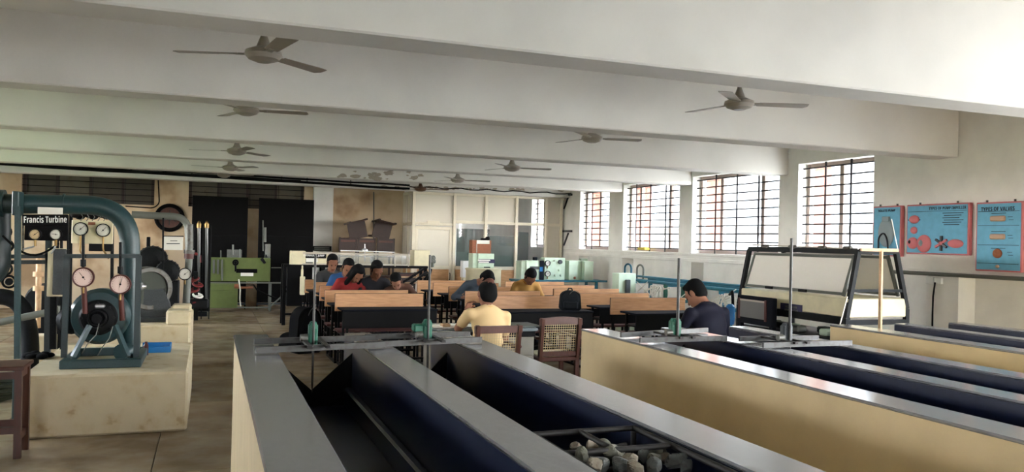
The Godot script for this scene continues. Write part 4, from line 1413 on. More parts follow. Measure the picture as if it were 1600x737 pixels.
# ---------------------------------------------------------------- along the blackboard wall
func plain_chair(proto_name: String, label: String) -> Node3D:
	var c := thing(proto_name, label, "chair")
	var st := mb()
	bev(st, Vector3(0, 0.445, 0), Vector3(0.42, 0.03, 0.40), 0.006)
	obj("seat", st, M.dark_wood, c)
	for e in [[-0.19, 0.17, 0.44], [0.19, 0.17, 0.44], [-0.19, -0.18, 0.88], [0.19, -0.18, 0.88]]:
		st = mb()
		bar(st, Vector3(e[0], 0, e[1]), Vector3(e[0], e[2], e[1] - (0.03 if e[2] > 0.5 else 0.0)), 0.04, 0.04)
		obj("leg", st, M.dark_wood, c)
	st = mb()
	bev(st, Vector3(0, 0.72, -0.2), Vector3(0.36, 0.30, 0.018), 0.004)
	obj("back_panel", st, M.dark_wood, c)
	st = mb()
	bev(st, Vector3(0, 0.80, -0.2), Vector3(0.36, 0.05, 0.03), 0.006)
	obj("top_rail", st, M.brown_wood, c)
	return c
func back_rigs() -> void:
	# blackboards
	var zb := -18.7
	for e in [[301.0, 388.0, 305.0, "black double-sheet chalkboard standing behind the green test rig"], [405.0, 491.0, 309.0, "black double-sheet chalkboard standing next to the hydraulic jump rig"]]:
		var a := pz(e[0], e[2], zb)
		var b := pz(e[1], e[2] + 2, zb)
		var bd := thing("blackboard", e[3], "blackboard", Vector3((a.x + b.x) * 0.5, 0, zb))
		var mid := 1.63
		plank(bd, "upper_sheet", M.board_black, Vector3(a.x + 0.02, mid + 0.012, zb - 0.02), Vector3(b.x - 0.02, a.y - 0.02, zb), 0.003)
		plank(bd, "lower_sheet", M.board_black, Vector3(a.x + 0.02, 0.15, zb - 0.02), Vector3(b.x - 0.02, mid - 0.012, zb), 0.003)
		var st := mb()
		bv2(st, Vector3(a.x, 0, zb - 0.025), Vector3(a.x + 0.025, a.y, zb + 0.01), 0.003)
		bv2(st, Vector3(b.x - 0.025, 0, zb - 0.025), Vector3(b.x, a.y, zb + 0.01), 0.003)
		bv2(st, Vector3(a.x, a.y - 0.025, zb - 0.025), Vector3(b.x, a.y, zb + 0.01), 0.003)
		bv2(st, Vector3(a.x, mid - 0.012, zb - 0.022), Vector3(b.x, mid + 0.012, zb + 0.004), 0.003)
		wobj("frame", st, M.sign_black, bd)
		st = mb()
		bv2(st, Vector3(a.x, 0.1, zb - 0.02), Vector3(b.x, 0.14, zb + 0.03), 0.003)
		wobj("bottom_rail", st, M.grey_metal, bd)
	# green Bernoulli rig
	var z := -18.1
	var g := thing("green_test_rig", "apple green hydraulic test rig with tank and tube panel", "test rig", Vector3(pz(374, 487, z).x, 0, z))
	plank(g, "panel", M.apple_green, pz(326, 439, z - 0.25), pz(423, 403, z - 0.22), 0.006)
	plank(g, "measuring_tank", M.apple_green, Vector3(pz(326, 480, z).x, 0.08, z - 0.22), Vector3(pz(371, 480, z).x, pz(330, 442, z).y, z + 0.02), 0.01)
	plank(g, "tank_lip", M.apple_green, pz(325, 454, z + 0.0) , pz(372, 444, z + 0.04), 0.008)
	for u in [325.5, 422.0]:
		for dz in [0.0, -0.4]:
			rods(g, "leg", M.pipe_grey, Vector3(pz(u, 480, z).x, 0, z + dz), Vector3(pz(u, 480, z).x, 0.62, z + dz), 0.035, 0.035)
	for v in [441.5, 480.0]:
		rods(g, "rail", M.pipe_grey, pz(325, v, z), pz(441 if v < 450 else 422, v, z), 0.03, 0.03)
	rods(g, "brace", M.pipe_grey, pz(422, 479, z), pz(441, 462, z), 0.03, 0.03)
	rods(g, "end_post", M.pipe_grey, pz(441, 420, z), Vector3(pz(441, 420, z).x, 0, z), 0.03, 0.03)
	rods(g, "end_rail", M.pipe_grey, pz(424, 418, z - 0.1), pz(441, 418, z - 0.1), 0.02, 0.02)
	for i in 3:
		var st := mb()
		cyl(st, pz(334.0 + i * 6.5, 405.5, z - 0.2), pz(334.0 + i * 6.5, [427.0, 428.0, 438.0][i], z - 0.2), 0.02, -1, 8)
		wobj("piezometer_tube", st, M.pipe_grey, g)
	var st2 := mb()
	ring(st2, pz(368, 410, z - 0.17), Vector3.BACK, 0.05, 0.018, 18, 6)
	cyl(st2, pz(368, 412, z - 0.2), pz(368, 424, z - 0.2), 0.02, -1, 8)
	cyl(st2, pz(368, 410, z - 0.21), pz(368, 410, z - 0.14), 0.03, -1, 10)
	wobj("hand_valve", st2, M.sign_black, g)
	plank(g, "name_plate", M.sign_black, pz(369, 426, z - 0.21), pz(402, 420, z - 0.2), 0.002)
	plank(g, "data_sheet", M.paper, pz(376, 431, z - 0.21), pz(396, 426, z - 0.2), 0.001)
	for e in [[354, 378, 390, 403], [413, 423, 381, 403]]:
		var tk := mb()
		bv2(tk, pz(e[0], e[3], z - 0.5), pz(e[1], e[2], z - 0.28), 0.004)
		wobj("head_tank", tk, M.glass_tank, g)
	for e in [[345, 391, 403, 0.012], [375, 389, 403, 0.014], [364, 382, 398, 0.02], [411, 344, 392, 0.012], [414, 355, 378, 0.03]]:
		var tb := mb()
		cyl(tb, pz(e[0], e[1], z - 0.27), pz(e[0], e[2], z - 0.27), e[3], -1, 10)
		wobj("overflow_tube", tb, M.pipe_grey, g)
	st2 = mb()
	cyl(st2, pz(409, 404, z - 0.2), pz(414, 411, z - 0.15), 0.035, 0.03, 10)
	cyl(st2, pz(416, 402, z - 0.2), pz(416, 398, z - 0.2), 0.03, 0.02, 10)
	wobj("cock", st2, M.dark_metal, g)
	for e in [[373, 436, 376, 478], [396, 444, 432, 466]]:
		var hs := mb()
		tube(hs, [pz(e[0], e[1], z + 0.02), pz(lerpf(e[0], e[2], 0.1) + 2, lerpf(e[1], e[3], 0.4), z + 0.03), pz(lerpf(e[0], e[2], 0.6), lerpf(e[1], e[3], 0.75), z + 0.02), pz(e[2], e[3], z)], 0.016, 6)
		wobj("hose", hs, M.hose_white if e[0] < 390 else M.rubber, g)
	st2 = mb()
	cyl(st2, pz(368, 449, z - 0.05), pz(395, 449, z - 0.05), 0.025, -1, 10)
	cyl(st2, pz(366, 447, z + 0.02), pz(373, 447, z + 0.02), 0.05, -1, 10)
	wobj("outlet_pipe", st2, M.cardboard, g)
	var pd := thing("green_pedestal", "low green machine pedestal beside the manometer tubes", "pedestal", Vector3(pz(312, 480, -17.3).x, 0, -17.3))
	plank(pd, "body", M.apple_green, Vector3(pz(302, 480, -17.3).x, 0.0, -17.5), Vector3(pz(320, 480, -17.3).x, 0.55, -17.2), 0.02)
	plank(pd, "skid", M.dark_metal, Vector3(pz(298, 480, -17.3).x, 0.0, -17.6), Vector3(pz(324, 480, -17.3).x, 0.1, -17.1), 0.01)
	# hydraulic jump flume
	z = -15.3
	var h := thing("hydraulic_jump_rig", "glass-sided hydraulic jump channel between two cream boxes on black steel stand", "test rig", Vector3(2.7, 0, z))
	plank(h, "inlet_box", M.cream_metal, pz(452, 414, z - 0.35), pz(478, 392, z), 0.01)
	plank(h, "outlet_box", M.cream_metal, pz(640, 417, z - 0.35), pz(672, 391, z), 0.01)
	plank(h, "head_panel", M.cream_metal, pz(477, 413, z - 0.3), pz(518, 396, z - 0.03), 0.006)
	var yb := pz(560, 413.5, z).y
	var yt := pz(560, 396.5, z).y
	var x0 := pz(516, 400, z).x
	var x1 := pz(641, 400, z).x
	plank(h, "side_glass", M.glass_tank, Vector3(x0, yb, z - 0.02), Vector3(x1, yt, z - 0.01), 0.001)
	plank(h, "side_glass", M.glass_tank, Vector3(x0, yb, z - 0.3), Vector3(x1, yt, z - 0.29), 0.001)
	for y in [yb, yt]:
		rods(h, "channel_rail", M.alu, Vector3(x0 - 0.5, y, z), Vector3(x1, y, z), 0.03, 0.03)
		rods(h, "channel_rail", M.alu, Vector3(x0 - 0.5, y, z - 0.31), Vector3(x1, y, z - 0.31), 0.03, 0.03)
	for u in [617.0, 638.0]:
		rods(h, "channel_post", M.alu, pz(u, 394, z + 0.01), pz(u, 416, z + 0.01), 0.045, 0.02)
	rods(h, "carriage_rail", M.white, pz(532, 391, z - 0.1), pz(617, 394, z - 0.1), 0.025, 0.02)
	var cr := mb()
	cyl(cr, pz(570, 381, z - 0.1), pz(570, 408, z - 0.1), 0.01, -1, 8)
	lathe(cr, [Vector2(0, 0), Vector2(0.06, 0), Vector2(0.06, 0.03), Vector2(0.015, 0.05), Vector2(0.012, 0.09), Vector2(0, 0.1)], Transform3D(Basis(), pz(570, 392, z - 0.1)), 16)
	wobj("depth_gauge", cr, M.bright_steel, h)
	plank(h, "name_plate", M.sign_black, pz(471, 403, z - 0.02), pz(510, 395.5, z - 0.005), 0.002)
	text("lettering", "HYDRAULIC JUMP", M.white, h, pz(490.5, 399.3, z), 0.045, 0.38)
	plank(h, "data_sheet", M.paper, pz(478, 409, z - 0.02), pz(497, 403.5, z), 0.001)
	plank(h, "data_sheet", M.pipe_grey, pz(472, 412, z - 0.025), pz(489, 404, z - 0.01), 0.001)
	plank(h, "motor_cabinet", M.sign_black, pz(444, 475, z - 0.4), pz(474, 415, z + 0.05), 0.008)
	var yl := 1.09
	rods(h, "top_beam", M.black_steel, Vector3(1.28, yl, z), Vector3(4.0, yl, z), 0.05, 0.05)
	rods(h, "top_beam", M.black_steel, Vector3(1.28, yl, z - 0.35), Vector3(4.0, yl, z - 0.35), 0.05, 0.05)
	for x in [1.3, 2.0, 3.95]:
		for dz in [0.0, -0.35]:
			rods(h, "leg", M.black_steel, Vector3(x, 0, z + dz), Vector3(x, yl, z + dz), 0.06, 0.06)
	for y in [0.2, 0.62]:
		rods(h, "lower_rail", M.black_steel, Vector3(1.3, y, z), Vector3(2.0, y, z), 0.04, 0.04)
	rods(h, "table_shelf", M.black_panel, Vector3(1.3, 0.7, z - 0.17), Vector3(2.05, 0.7, z - 0.17), 0.36, 0.05)
	rods(h, "diagonal_brace", M.black_steel, pz(662, 420, z + 0.05), pz(612, 452, z + 0.05), 0.06, 0.04)
	rods(h, "diagonal_brace", M.black_steel, pz(668, 424, z + 0.08), pz(624, 456, z + 0.08), 0.05, 0.04)
	for v in [432.5, 441.5]:
		rods(h, "water_pipe", M.pale_wood, pz(612, v, z + 0.03), pz(672, v, z + 0.03), 0.025, 0.025)
	for i in 2:
		var hs2 := mb()
		tube(hs2, bend([pz(674, 420, z + 0.1), pz(668 - i * 6, 440, z + 0.12), pz(655 + i * 4, 455, z + 0.1), pz(664, 482, z + 0.1)], 0.15), 0.024, 8)
		wobj("hose", hs2, M.rubber, h)
	var bx1 := mb()
	lathe(bx1, [Vector2(0, 0), Vector2(0.022, 0), Vector2(0.022, 0.12), Vector2(0.014, 0.14), Vector2(0.014, 0.2), Vector2(0, 0.21)], Transform3D(Basis(), pz(472, 432, z + 0.12)), 14)
	wobj("bearing_post", bx1, M.cream_metal, h)
	plank(h, "side_box", M.cream_metal, pz(468, 460, z + 0.06), pz(477, 432, z + 0.14), 0.006)
	var vt := mb()
	cyl(vt, pz(676, 417, z - 0.1), pz(676, 400, z - 0.1), 0.03, -1, 10)
	bev(vt, pz(676, 408, z - 0.1), Vector3(0.12, 0.08, 0.08), 0.02)
	ring(vt, pz(677, 403, z - 0.05), Vector3(0.4, 0, 1), 0.045, 0.012, 14, 6)
	wobj("gate_valve", vt, M.pipe_grey, h)
	# white pier strip and sign board above it
	var pr := thing("wall_pier", "white painted strip of pier between the blackboard and the stained wall", "pier", Vector3(pz(505, 400, ZB).x, 0, ZB))
	pr.set_meta("kind", "structure")
	plank(pr, "face", M.wall_paint, Vector3(pz(488, 350, ZB).x, 0, ZB), Vector3(pz(519, 350, ZB).x, CEIL, ZB + 0.12), 0.01)
	var sg := thing("wall_sign", "small black two-line sign on the white pier above the jump rig", "sign", pz(504, 388, ZB + 0.14))
	plank(sg, "plate", M.sign_black, pz(489, 391.5, ZB + 0.13), pz(518, 384.5, ZB + 0.15), 0.002)
	for v in [386.6, 389.4]:
		plank(sg, "print_line", M.pipe_grey, pz(491, v + 0.8, ZB + 0.15), pz(515, v - 0.6, ZB + 0.153), 0.0005)
	# stacked chairs on a table at the stained wall
	var tb2 := thing("side_table", "long dark table against the stained wall under stacked chairs", "table", Vector3(3.5, 0, -18.9))
	plank(tb2, "top", M.dark_wood, Vector3(2.75, 0.72, -19.25), Vector3(4.3, 0.76, -18.55), 0.006)
	for e in [[2.8, -19.2], [4.25, -19.2], [2.8, -18.6], [4.25, -18.6]]:
		rods(tb2, "leg", M.dark_wood, Vector3(e[0], 0, e[1]), Vector3(e[0], 0.72, e[1]), 0.06, 0.06)
	var ch := plain_chair("wooden_chair", "dark wooden chair on the side table, first from the white pier")
	ch.set_meta("group", "chairs stored on the side table")
	ch.position = Vector3(2.99, 0.76, -18.92)
	ch.rotation.y = PI
	copy(ch, Vector3(3.42, 0.76, -18.92), PI, "dark wooden chair on the side table, second from the white pier")
	copy(ch, Vector3(3.86, 0.76, -18.92), PI + 0.05, "dark wooden chair on the side table, third from the white pier")
	copy(ch, Vector3(4.2, 0.0, -18.2), PI + 0.1, "dark wooden chair on the floor beside the cabin corner post")
	var u1 := copy(ch, Vector3(3.15, 1.98, -18.75), 0, "upturned dark wooden chair leaning toward the cabin on top of the stored chairs")
	u1.transform = Transform3D(Basis(Vector3.BACK, 0.22) * Basis(Vector3.RIGHT, PI * 0.5), Vector3(3.2, 1.82, -19.2))
	var u2 := copy(ch, Vector3(3.75, 1.98, -18.75), 0, "upturned dark wooden chair leaning toward the pier on top of the stored chairs")
	u2.transform = Transform3D(Basis(Vector3.BACK, -0.22) * Basis(Vector3.RIGHT, PI * 0.5), Vector3(3.78, 1.82, -19.2))
	# cream tank with mint meter box and carton before the cabin
	z = -17.3
	var tk2 := thing("round_tank", "cream round collecting tank in front of the glass cabin", "tank", Vector3(pz(755, 437, z).x, 0, z))
	var tkr := 0.40
	var tm := mb()
	lathe(tm, [Vector2(0, 0), Vector2(tkr, 0), Vector2(tkr, 0.98), Vector2(tkr + 0.02, 0.985), Vector2(tkr + 0.02, 1.01), Vector2(tkr - 0.02, 1.02), Vector2(0, 1.02)], Transform3D(Basis(), Vector3(pz(755, 437, z).x, 0, z)), 40)
	wobj("shell", tm, M.cream_metal, tk2)
	var mx := thing("meter_box", "mint green meter box with a dark lettered band on the cream tank", "meter", Vector3(pz(755, 418, z).x, 1.02, z))
	var ma := pz(741, 418, z)
	var mbp := pz(770, 396, z)
	plank(mx, "case", M.mint, Vector3(ma.x + 0.06, 1.02, z - 0.25), Vector3(mbp.x, mbp.y, z + 0.1), 0.008)
	plank(mx, "side_plate", M.mint, Vector3(ma.x - 0.06, 1.02, z - 0.25), Vector3(ma.x + 0.055, mbp.y, z + 0.06), 0.006)
	plank(mx, "band", M.sign_purple, Vector3(ma.x + 0.065, pz(755, 410.5, z).y, z + 0.1), Vector3(mbp.x + 0.02, pz(755, 404.5, z).y, z + 0.108), 0.001)
	plank(mx, "print_line", M.paper, pz(746, 407.2, z + 0.1), pz(766, 405.8, z + 0.111), 0.0005)
	plank(mx, "print_line", M.paper, pz(748, 410, z + 0.1), pz(764, 408.6, z + 0.111), 0.0005)
	plank(mx, "slot", M.sign_black, pz(756, 418, z + 0.1), pz(766, 416.6, z + 0.105), 0.0005)
	var cb := thing("carton", "brown wooden box with a white flap on top of the meter box", "box", Vector3(pz(752, 395, z).x, mbp.y, z))
	plank(cb, "box", M.cardboard, Vector3(pz(737, 390, z).x, mbp.y, z - 0.2), Vector3(pz(767, 390, z).x, pz(750, 375, z).y, z + 0.02), 0.008)
	plank(cb, "flap", M.paper, pz(745, 380.5, z + 0.02), pz(765, 375.5, z + 0.03), 0.001)
	plank(cb, "strap", M.alu, pz(744, 394.5, z + 0.02), pz(746, 375.5, z + 0.026), 0.001)
	var tl := mb()
	bev(tl, pz(758, 373.4, z - 0.08), Vector3(0.2, 0.05, 0.08), 0.015)
	ball(tl, pz(762, 372, z - 0.08), Vector3(0.06, 0.04, 0.05), 10, 6)
	tag(obj("hand_tool", tl, M.sign_black, self), "small black tool lying on top of the brown wooden box", "tool")
	var wb := mb()
	bv2(wb, Vector3(pz(720, 417, -18.25).x, 0.76, -18.3), Vector3(pz(733, 417, -18.25).x, pz(726, 407, -18.25).y, -18.1), 0.01)
	var wbo := thing("white_bin", "plain white box standing against the cabin glass next to the meter box", "box", Vector3(pz(726, 417, -18.2).x, 0, -18.2))
	wobj("lid_box", wb, M.white, wbo)
	plank(wbo, "stand", M.cream_metal, Vector3(pz(720, 417, -18.25).x + 0.02, 0, -18.28), Vector3(pz(733, 417, -18.25).x - 0.02, 0.76, -18.12), 0.006)
	# mint instrument cabinets on a teal bench near the narrow window
	z = -15.9
	var bt := thing("instrument_table", "teal steel table carrying mint instrument cabinets near the narrow window", "table", Vector3(7.0, 0, z))
	var ty := pz(850, 437, z).y
	plank(bt, "top", M.teal_pipe, Vector3(pz(808, 437, z).x, ty - 0.04, z - 0.5), Vector3(pz(946, 437, z).x, ty, z + 0.1), 0.006)
	for x in [pz(812, 437, z).x, 7.95]:
		for dz in [0.05, -0.45]:
			rods(bt, "leg", M.teal_pipe, Vector3(x, 0, z + dz), Vector3(x, ty - 0.03, z + dz), 0.05, 0.05)
	var i1 := thing("instrument_cabinet", "mint cabinet with a dark slot and blue side strip on the teal table", "instrument", Vector3(pz(840, 437, z).x, ty, z))
	plank(i1, "case", M.mint, Vector3(pz(822, 437, z).x, ty, z - 0.3), Vector3(pz(849, 437, z).x, pz(830, 407, z).y, z), 0.008)
	plank(i1, "side_case", M.mint, Vector3(pz(815, 437, z).x, ty, z - 0.35), Vector3(pz(822, 437, z).x, pz(830, 407.5, z).y, z - 0.04), 0.008)
	plank(i1, "slot", M.grey_metal, pz(828, 420.5, z), pz(842, 416, z + 0.006), 0.001)
	plank(i1, "meter_strip", M.navy_panel, Vector3(pz(842.5, 437, z).x, ty, z), Vector3(pz(849, 437, z).x, pz(845, 407, z).y, z + 0.02), 0.002)
	plank(i1, "dial_unit", M.blue, pz(843, 424, z + 0.02), pz(848, 417, z + 0.03), 0.002)
	plank(i1, "top_motor", M.navy_panel, pz(832, 406.5, z - 0.1), pz(840, 401.5, z - 0.02), 0.008)
	var i2 := thing("instrument_cabinet", "mint instrument panel with two black-rimmed dials and knobs on the teal table", "instrument", Vector3(pz(866, 437, z).x, ty, z))
	plank(i2, "case", M.mint, Vector3(pz(850, 437, z).x, ty, z - 0.25), Vector3(pz(882.5, 437, z).x, pz(866, 402.5, z).y, z), 0.008)
	gauge(i2, pz(856, 411, z + 0.03), 0.062, M.dial, M.rim_black, 0.9)
	gauge(i2, pz(856, 427.5, z + 0.03), 0.062, M.dial, M.rim_black, 0.4)
	for e in [[875, 409, 0.05, "hand_valve"], [873, 422, 0.022, "knob"], [867, 430, 0.025, "knob"], [876, 430, 0.025, "knob"], [866, 407, 0.02, "knob"]]:
		var kb := mb()
		cyl(kb, pz(e[0], e[1], z), pz(e[0], e[1], z) + Vector3(0, 0, 0.05), e[2], e[2] * 0.8, 12)
		wobj(e[3], kb, M.grey_metal if e[2] > 0.03 else M.mint, i2)
	var i3 := thing("instrument_cabinet", "pair of pale mint boxes joined by a shaded panel at the table's window end", "instrument", Vector3(pz(910, 440, z).x, ty, z))
	plank(i3, "case", M.mint, Vector3(pz(889, 437, z).x, ty, z - 0.35), Vector3(pz(903, 437, z).x, pz(895, 407, z).y, z - 0.02), 0.008)
	plank(i3, "shaded_panel", M.mint, Vector3(pz(902, 437, z).x, ty, z - 0.3), Vector3(pz(914, 437, z).x, pz(908, 407.5, z).y, z - 0.12), 0.004)
	plank(i3, "front_case", M.mint, Vector3(pz(912, 437, z).x, ty, z - 0.3), Vector3(pz(926, 437, z).x, pz(918, 408, z).y, z + 0.03), 0.008)
	plank(i3, "back_case", M.mint, Vector3(pz(917, 437, z).x, ty, z - 0.45), Vector3(pz(928, 437, z).x, pz(922, 404.5, z).y, z - 0.32), 0.008)
	var tp := mb()
	cyl(tp, pz(898, 434, z - 0.01), pz(898, 434, z + 0.05), 0.03, 0.02, 10)
	wobj("tap", tp, M.cardboard, i3)

# ---------------------------------------------------------------- along the window wall
func right_rigs() -> void:
	var st := mb()
	# pipe friction rig
	var X := 7.3
	var r := thing("pipe_friction_rig", "long teal pipe friction rig with white hoses under the sill", "test rig", Vector3(X, 0, -11.4))
	var za := px(988, 435, X).z
	var zb := -9.0
	var yt := 0.98
	for e in [[X, yt, 0.03], [X + 0.35, yt + 0.02, 0.03], [X + 0.1, yt + 0.07, 0.02], [X + 0.22, yt + 0.06, 0.018]]:
		st = mb()
		cyl(st, Vector3(e[0], e[1], za), Vector3(e[0], e[1], zb), e[2], -1, 10)
		wobj("test_pipe", st, M.teal_pipe if e[2] > 0.019 else M.bright_steel, r)
	for u in [990, 1040, 1127]:
		var z := px(u, 450, X).z
		for x in [X, X + 0.35]:
			rods(r, "leg", M.teal_pipe if u != 1040 else M.gauge_green, Vector3(x, 0, z), Vector3(x, yt, z), 0.06, 0.05)
		rods(r, "cross_bar", M.teal_pipe, Vector3(X, yt - 0.04, z), Vector3(X + 0.35, yt - 0.04, z), 0.05, 0.04)
	rods(r, "lower_rail", M.teal_pipe, Vector3(X, 0.72, px(1055, 450, X).z), Vector3(X, 0.72, zb), 0.04, 0.05)
	for u in [981.0, 1000.0]:
		st = mb()
		var p0 := px(u - 5, 436, X + 0.1)
		var p1 := px(u + 5, 436, X + 0.1)
		var pts := [p0]
		for i in 9:
			var a := PI * i / 8.0
			pts.append(Vector3(X + 0.1, 0.0, 0) + Vector3(0, 1.18 + 0.08 * sin(a), lerpf(p0.z, p1.z, (1 - cos(a)) * 0.5)))
		pts.append(p1)
		tube(st, pts, 0.018, 8)
		wobj("u_bend", st, M.teal_pipe if u < 990 else M.pipe_grey, r)
	var rg := RandomNumberGenerator.new()
	rg.seed = 5
	for i in 16:
		var uu: float = rg.randf_range(1015, 1037) if i < 9 else rg.randf_range(1108, 1150)
		st = mb()
		var q := px(uu, 442 + (uu - 988) * 0.13, X - 0.04)
		tube(st, [q, q + Vector3(-0.02, -0.12 - rg.randf() * 0.05, rg.randf_range(-0.15, 0.15)), q + Vector3(-0.03, -0.3 - rg.randf() * 0.1, rg.randf_range(-0.2, 0.2)), q + Vector3(-0.01, -0.1, rg.randf_range(-0.3, 0.3)), q + Vector3(0.03, 0, rg.randf_range(-0.2, 0.3))], 0.012, 5)
		wobj("manometer_hose", st, M.hose_white, r)
	for e in [[995, 440, 1015, 460], [1012, 440, 995, 456], [1062, 466, 1082, 450], [1066, 476, 1086, 470], [1130, 466, 1150, 452]]:
		rods(r, "hose_link", M.hose_white, px(e[0], e[1], X - 0.03), px(e[2], e[3], X - 0.03), 0.012, 0.012)
	var bxp := thing("mint_meter_box", "pale mint box standing at the far end of the pipe friction rig", "box", px(988, 460, 7.0))
	plank(bxp, "case", M.mint, Vector3(6.85, 0.0, px(986, 440, 7.1).z - 0.25), Vector3(7.2, 1.11, px(986, 440, 7.1).z), 0.01)
	plank(bxp, "side_channel", M.grey_metal, Vector3(6.98, 0.0, px(986, 440, 7.1).z), Vector3(7.06, 1.0, px(986, 440, 7.1).z + 0.06), 0.006)
	var pm := thing("blue_pump", "bright blue pump motor on the floor stand by the dark-jacketed person", "pump", Vector3(6.6, 0, -9.9))
	var mz := -9.0
	var mc := pz(1141, 490, mz)
	st = mb()
	lathe(st, [Vector2(0, -0.14), Vector2(0.05, -0.14), Vector2(0.06, -0.06), Vector2(0.055, 0.1), Vector2(0.03, 0.13), Vector2(0, 0.13)], Transform3D(Basis(), mc), 18)
	wobj("motor", st, M.blue, pm)
	st = mb()
	cyl(st, mc + Vector3(0, 0.05, 0), mc + Vector3(0.16, 0.05, 0), 0.03, -1, 10)
	cyl(st, mc + Vector3(0, -0.1, 0), Vector3(mc.x, 0, mz), 0.035, -1, 10)
	wobj("outlet", st, M.teal_pipe, pm)
	st = mb()
	tube(st, bend([mc + Vector3(0.04, 0.1, 0), mc + Vector3(0.03, 0.3, 0.0), px(1140, 460, X)], 0.1), 0.02, 8)
	wobj("hose", st, M.rubber, pm)
	# Hele-Shaw tank
	var zn := -6.4
	var zf := -8.15
	var h := thing("tilting_glass_rig", "grey framed glass-panelled flow tank with cream trough and purple plate", "test rig", Vector3(6.45, 0, -7.3))
	var lb := pz(1322, 497, zn)
	var lt := pz(1341, 393, zn)
	var rb := pz(1416, 482, zn)
	var rt := pz(1400, 393, zn)
	for z in [zn, zf]:
		rods(h, "frame_post", M.charcoal, Vector3(lb.x, lb.y, z), Vector3(lt.x, lt.y, z), 0.045, 0.045)
		rods(h, "frame_post", M.charcoal, Vector3(rb.x, rb.y, z), Vector3(rt.x, rt.y, z), 0.045, 0.045)
		rods(h, "leg", M.charcoal, Vector3(lb.x, 0, z), Vector3(lb.x, lb.y, z), 0.045, 0.045)
		rods(h, "leg", M.charcoal, Vector3(rb.x, 0, z), Vector3(rb.x, rb.y, z), 0.045, 0.045)
		rods(h, "end_rail", M.charcoal, Vector3(lb.x, pz(1370, 503, zn).y, z), Vector3(rb.x, pz(1370, 503, zn).y, z), 0.05, 0.05)
		rods(h, "tie_bar", M.charcoal, Vector3(lerpf(lb.x, lt.x, 0.42), pz(1370, 454, zn).y, z), Vector3(lerpf(rb.x, rt.x, 0.42), pz(1370, 454, zn).y, z), 0.03, 0.03)
	rods(h, "top_beam", M.charcoal, Vector3(lt.x, lt.y, zn), Vector3(lt.x, lt.y, zf), 0.05, 0.05)
	rods(h, "top_beam", M.charcoal, Vector3(rt.x, rt.y, zn), Vector3(rt.x, rt.y, zf), 0.05, 0.05)
	rods(h, "top_tie", M.charcoal, Vector3(lt.x, lt.y, zn), Vector3(rt.x, rt.y, zn), 0.05, 0.05)
	rods(h, "top_tie", M.charcoal, Vector3(lt.x, lt.y, zf), Vector3(rt.x, rt.y, zf), 0.05, 0.05)
	var ytr := 1.13
	# the two sloped panels
	for s in 2:
		var bt := Vector3(lerpf(lb.x, lt.x, 0.25), ytr + 0.02, 0) if s == 0 else Vector3(lerpf(rb.x, rt.x, 0.2), ytr + 0.02, 0)
		var tp := Vector3(lt.x + 0.03, lt.y - 0.04, 0) if s == 0 else Vector3(rt.x - 0.03, rt.y - 0.04, 0)
		var up := (tp - bt).normalized()
		var n := up.cross(Vector3.BACK)
		var c := (bt + tp) * 0.5 + Vector3(0, 0, (zn + zf) * 0.5)
		st = mb()
		bev(st, c, Vector3(zn - zf - 0.14, bt.distance_to(tp), 0.012), 0.002, Basis(Vector3.BACK, up, -n))
		wobj("sloped_panel", st, M.acrylic_white, h)
		st = mb()
		for e in [-1.0, 1.0]:
			bev(st, c + Vector3(0, 0, e * (zn - zf - 0.16) * 0.5), Vector3(0.035, bt.distance_to(tp), 0.03), 0.004, Basis(Vector3.BACK, up, -n))
			bev(st, c + up * e * (bt.distance_to(tp) * 0.5 - 0.02), Vector3(zn - zf - 0.18, 0.03, 0.03), 0.004, Basis(Vector3.BACK, up, -n))
		wobj("panel_frame", st, M.pipe_grey, h)
		if s == 0:
			for q in [0.3, 0.62]:
				st = mb()
				bev(st, bt + up * 0.02 + Vector3(-0.02, 0, lerpf(zf, zn, q)), Vector3(0.03, 0.03, 0.12), 0.004)
				wobj("catch", st, M.dark_metal, h)
	plank(h, "trough", M.cream_metal, Vector3(lb.x + 0.01, 0.94, zf + 0.02), Vector3(rb.x - 0.02, ytr, zn + 0.02), 0.01)
	plank(h, "under_frame", M.dark_metal, Vector3(lb.x, 0.86, zf), Vector3(lb.x + 0.06, 0.94, zn), 0.006)
	plank(h, "lower_shelf", M.dark_metal, Vector3(lb.x + 0.02, 0.66, zf + 0.05), Vector3(rb.x - 0.05, 0.70, zn - 0.05), 0.006)
	for i in 7:
		st = mb()
		var q2 := Vector3(lb.x + rg.randf_range(0.05, 0.35), 0.74, lerpf(zf, zn, 0.2 + i * 0.11))
		bev(st, q2, Vector3(rg.randf_range(0.1, 0.2), 0.07, rg.randf_range(0.08, 0.2)), 0.015)
		wobj("fitting", st, [M.pipe_grey, M.dark_metal, M.mint][i % 3], h)
	var wb := Basis(Vector3(0, 0, 1), Vector3(0, 1, 0), Vector3(-1, 0, 0))
	var X0 := lb.x + 0.008
	plank(h, "name_plate", M.sign_purple, px(1219, 487, X0 - 0.004), px(1254, 476.5, X0), 0.001)
	text("lettering", "HELE SHAW", M.pipe_grey, h, px(1236, 479.5, X0 - 0.006), 0.026, 0.19, wb)
	text("lettering", "APPARATUS", M.pipe_grey, h, px(1236, 484.5, X0 - 0.006), 0.026, 0.22, wb)
	for e in [0.18, 0.45, 0.72, 0.93]:
		st = mb()
		cyl(st, Vector3(lt.x - 0.02, lt.y + 0.035, lerpf(zf, zn, e) - 0.05), Vector3(lt.x - 0.02, lt.y + 0.035, lerpf(zf, zn, e) + 0.05), 0.02, -1, 8)
		wobj("top_cock", st, M.grey_steel, h)
	rods(h, "dye_pipe", M.alu, Vector3(lt.x, lt.y + 0.05, zf + 0.05), Vector3(lt.x, lt.y + 0.03, zn), 0.014, 0.014)
	# dark cabinet with a window
	var Xc := 5.78
	var ca := px(1151, 505, Xc)
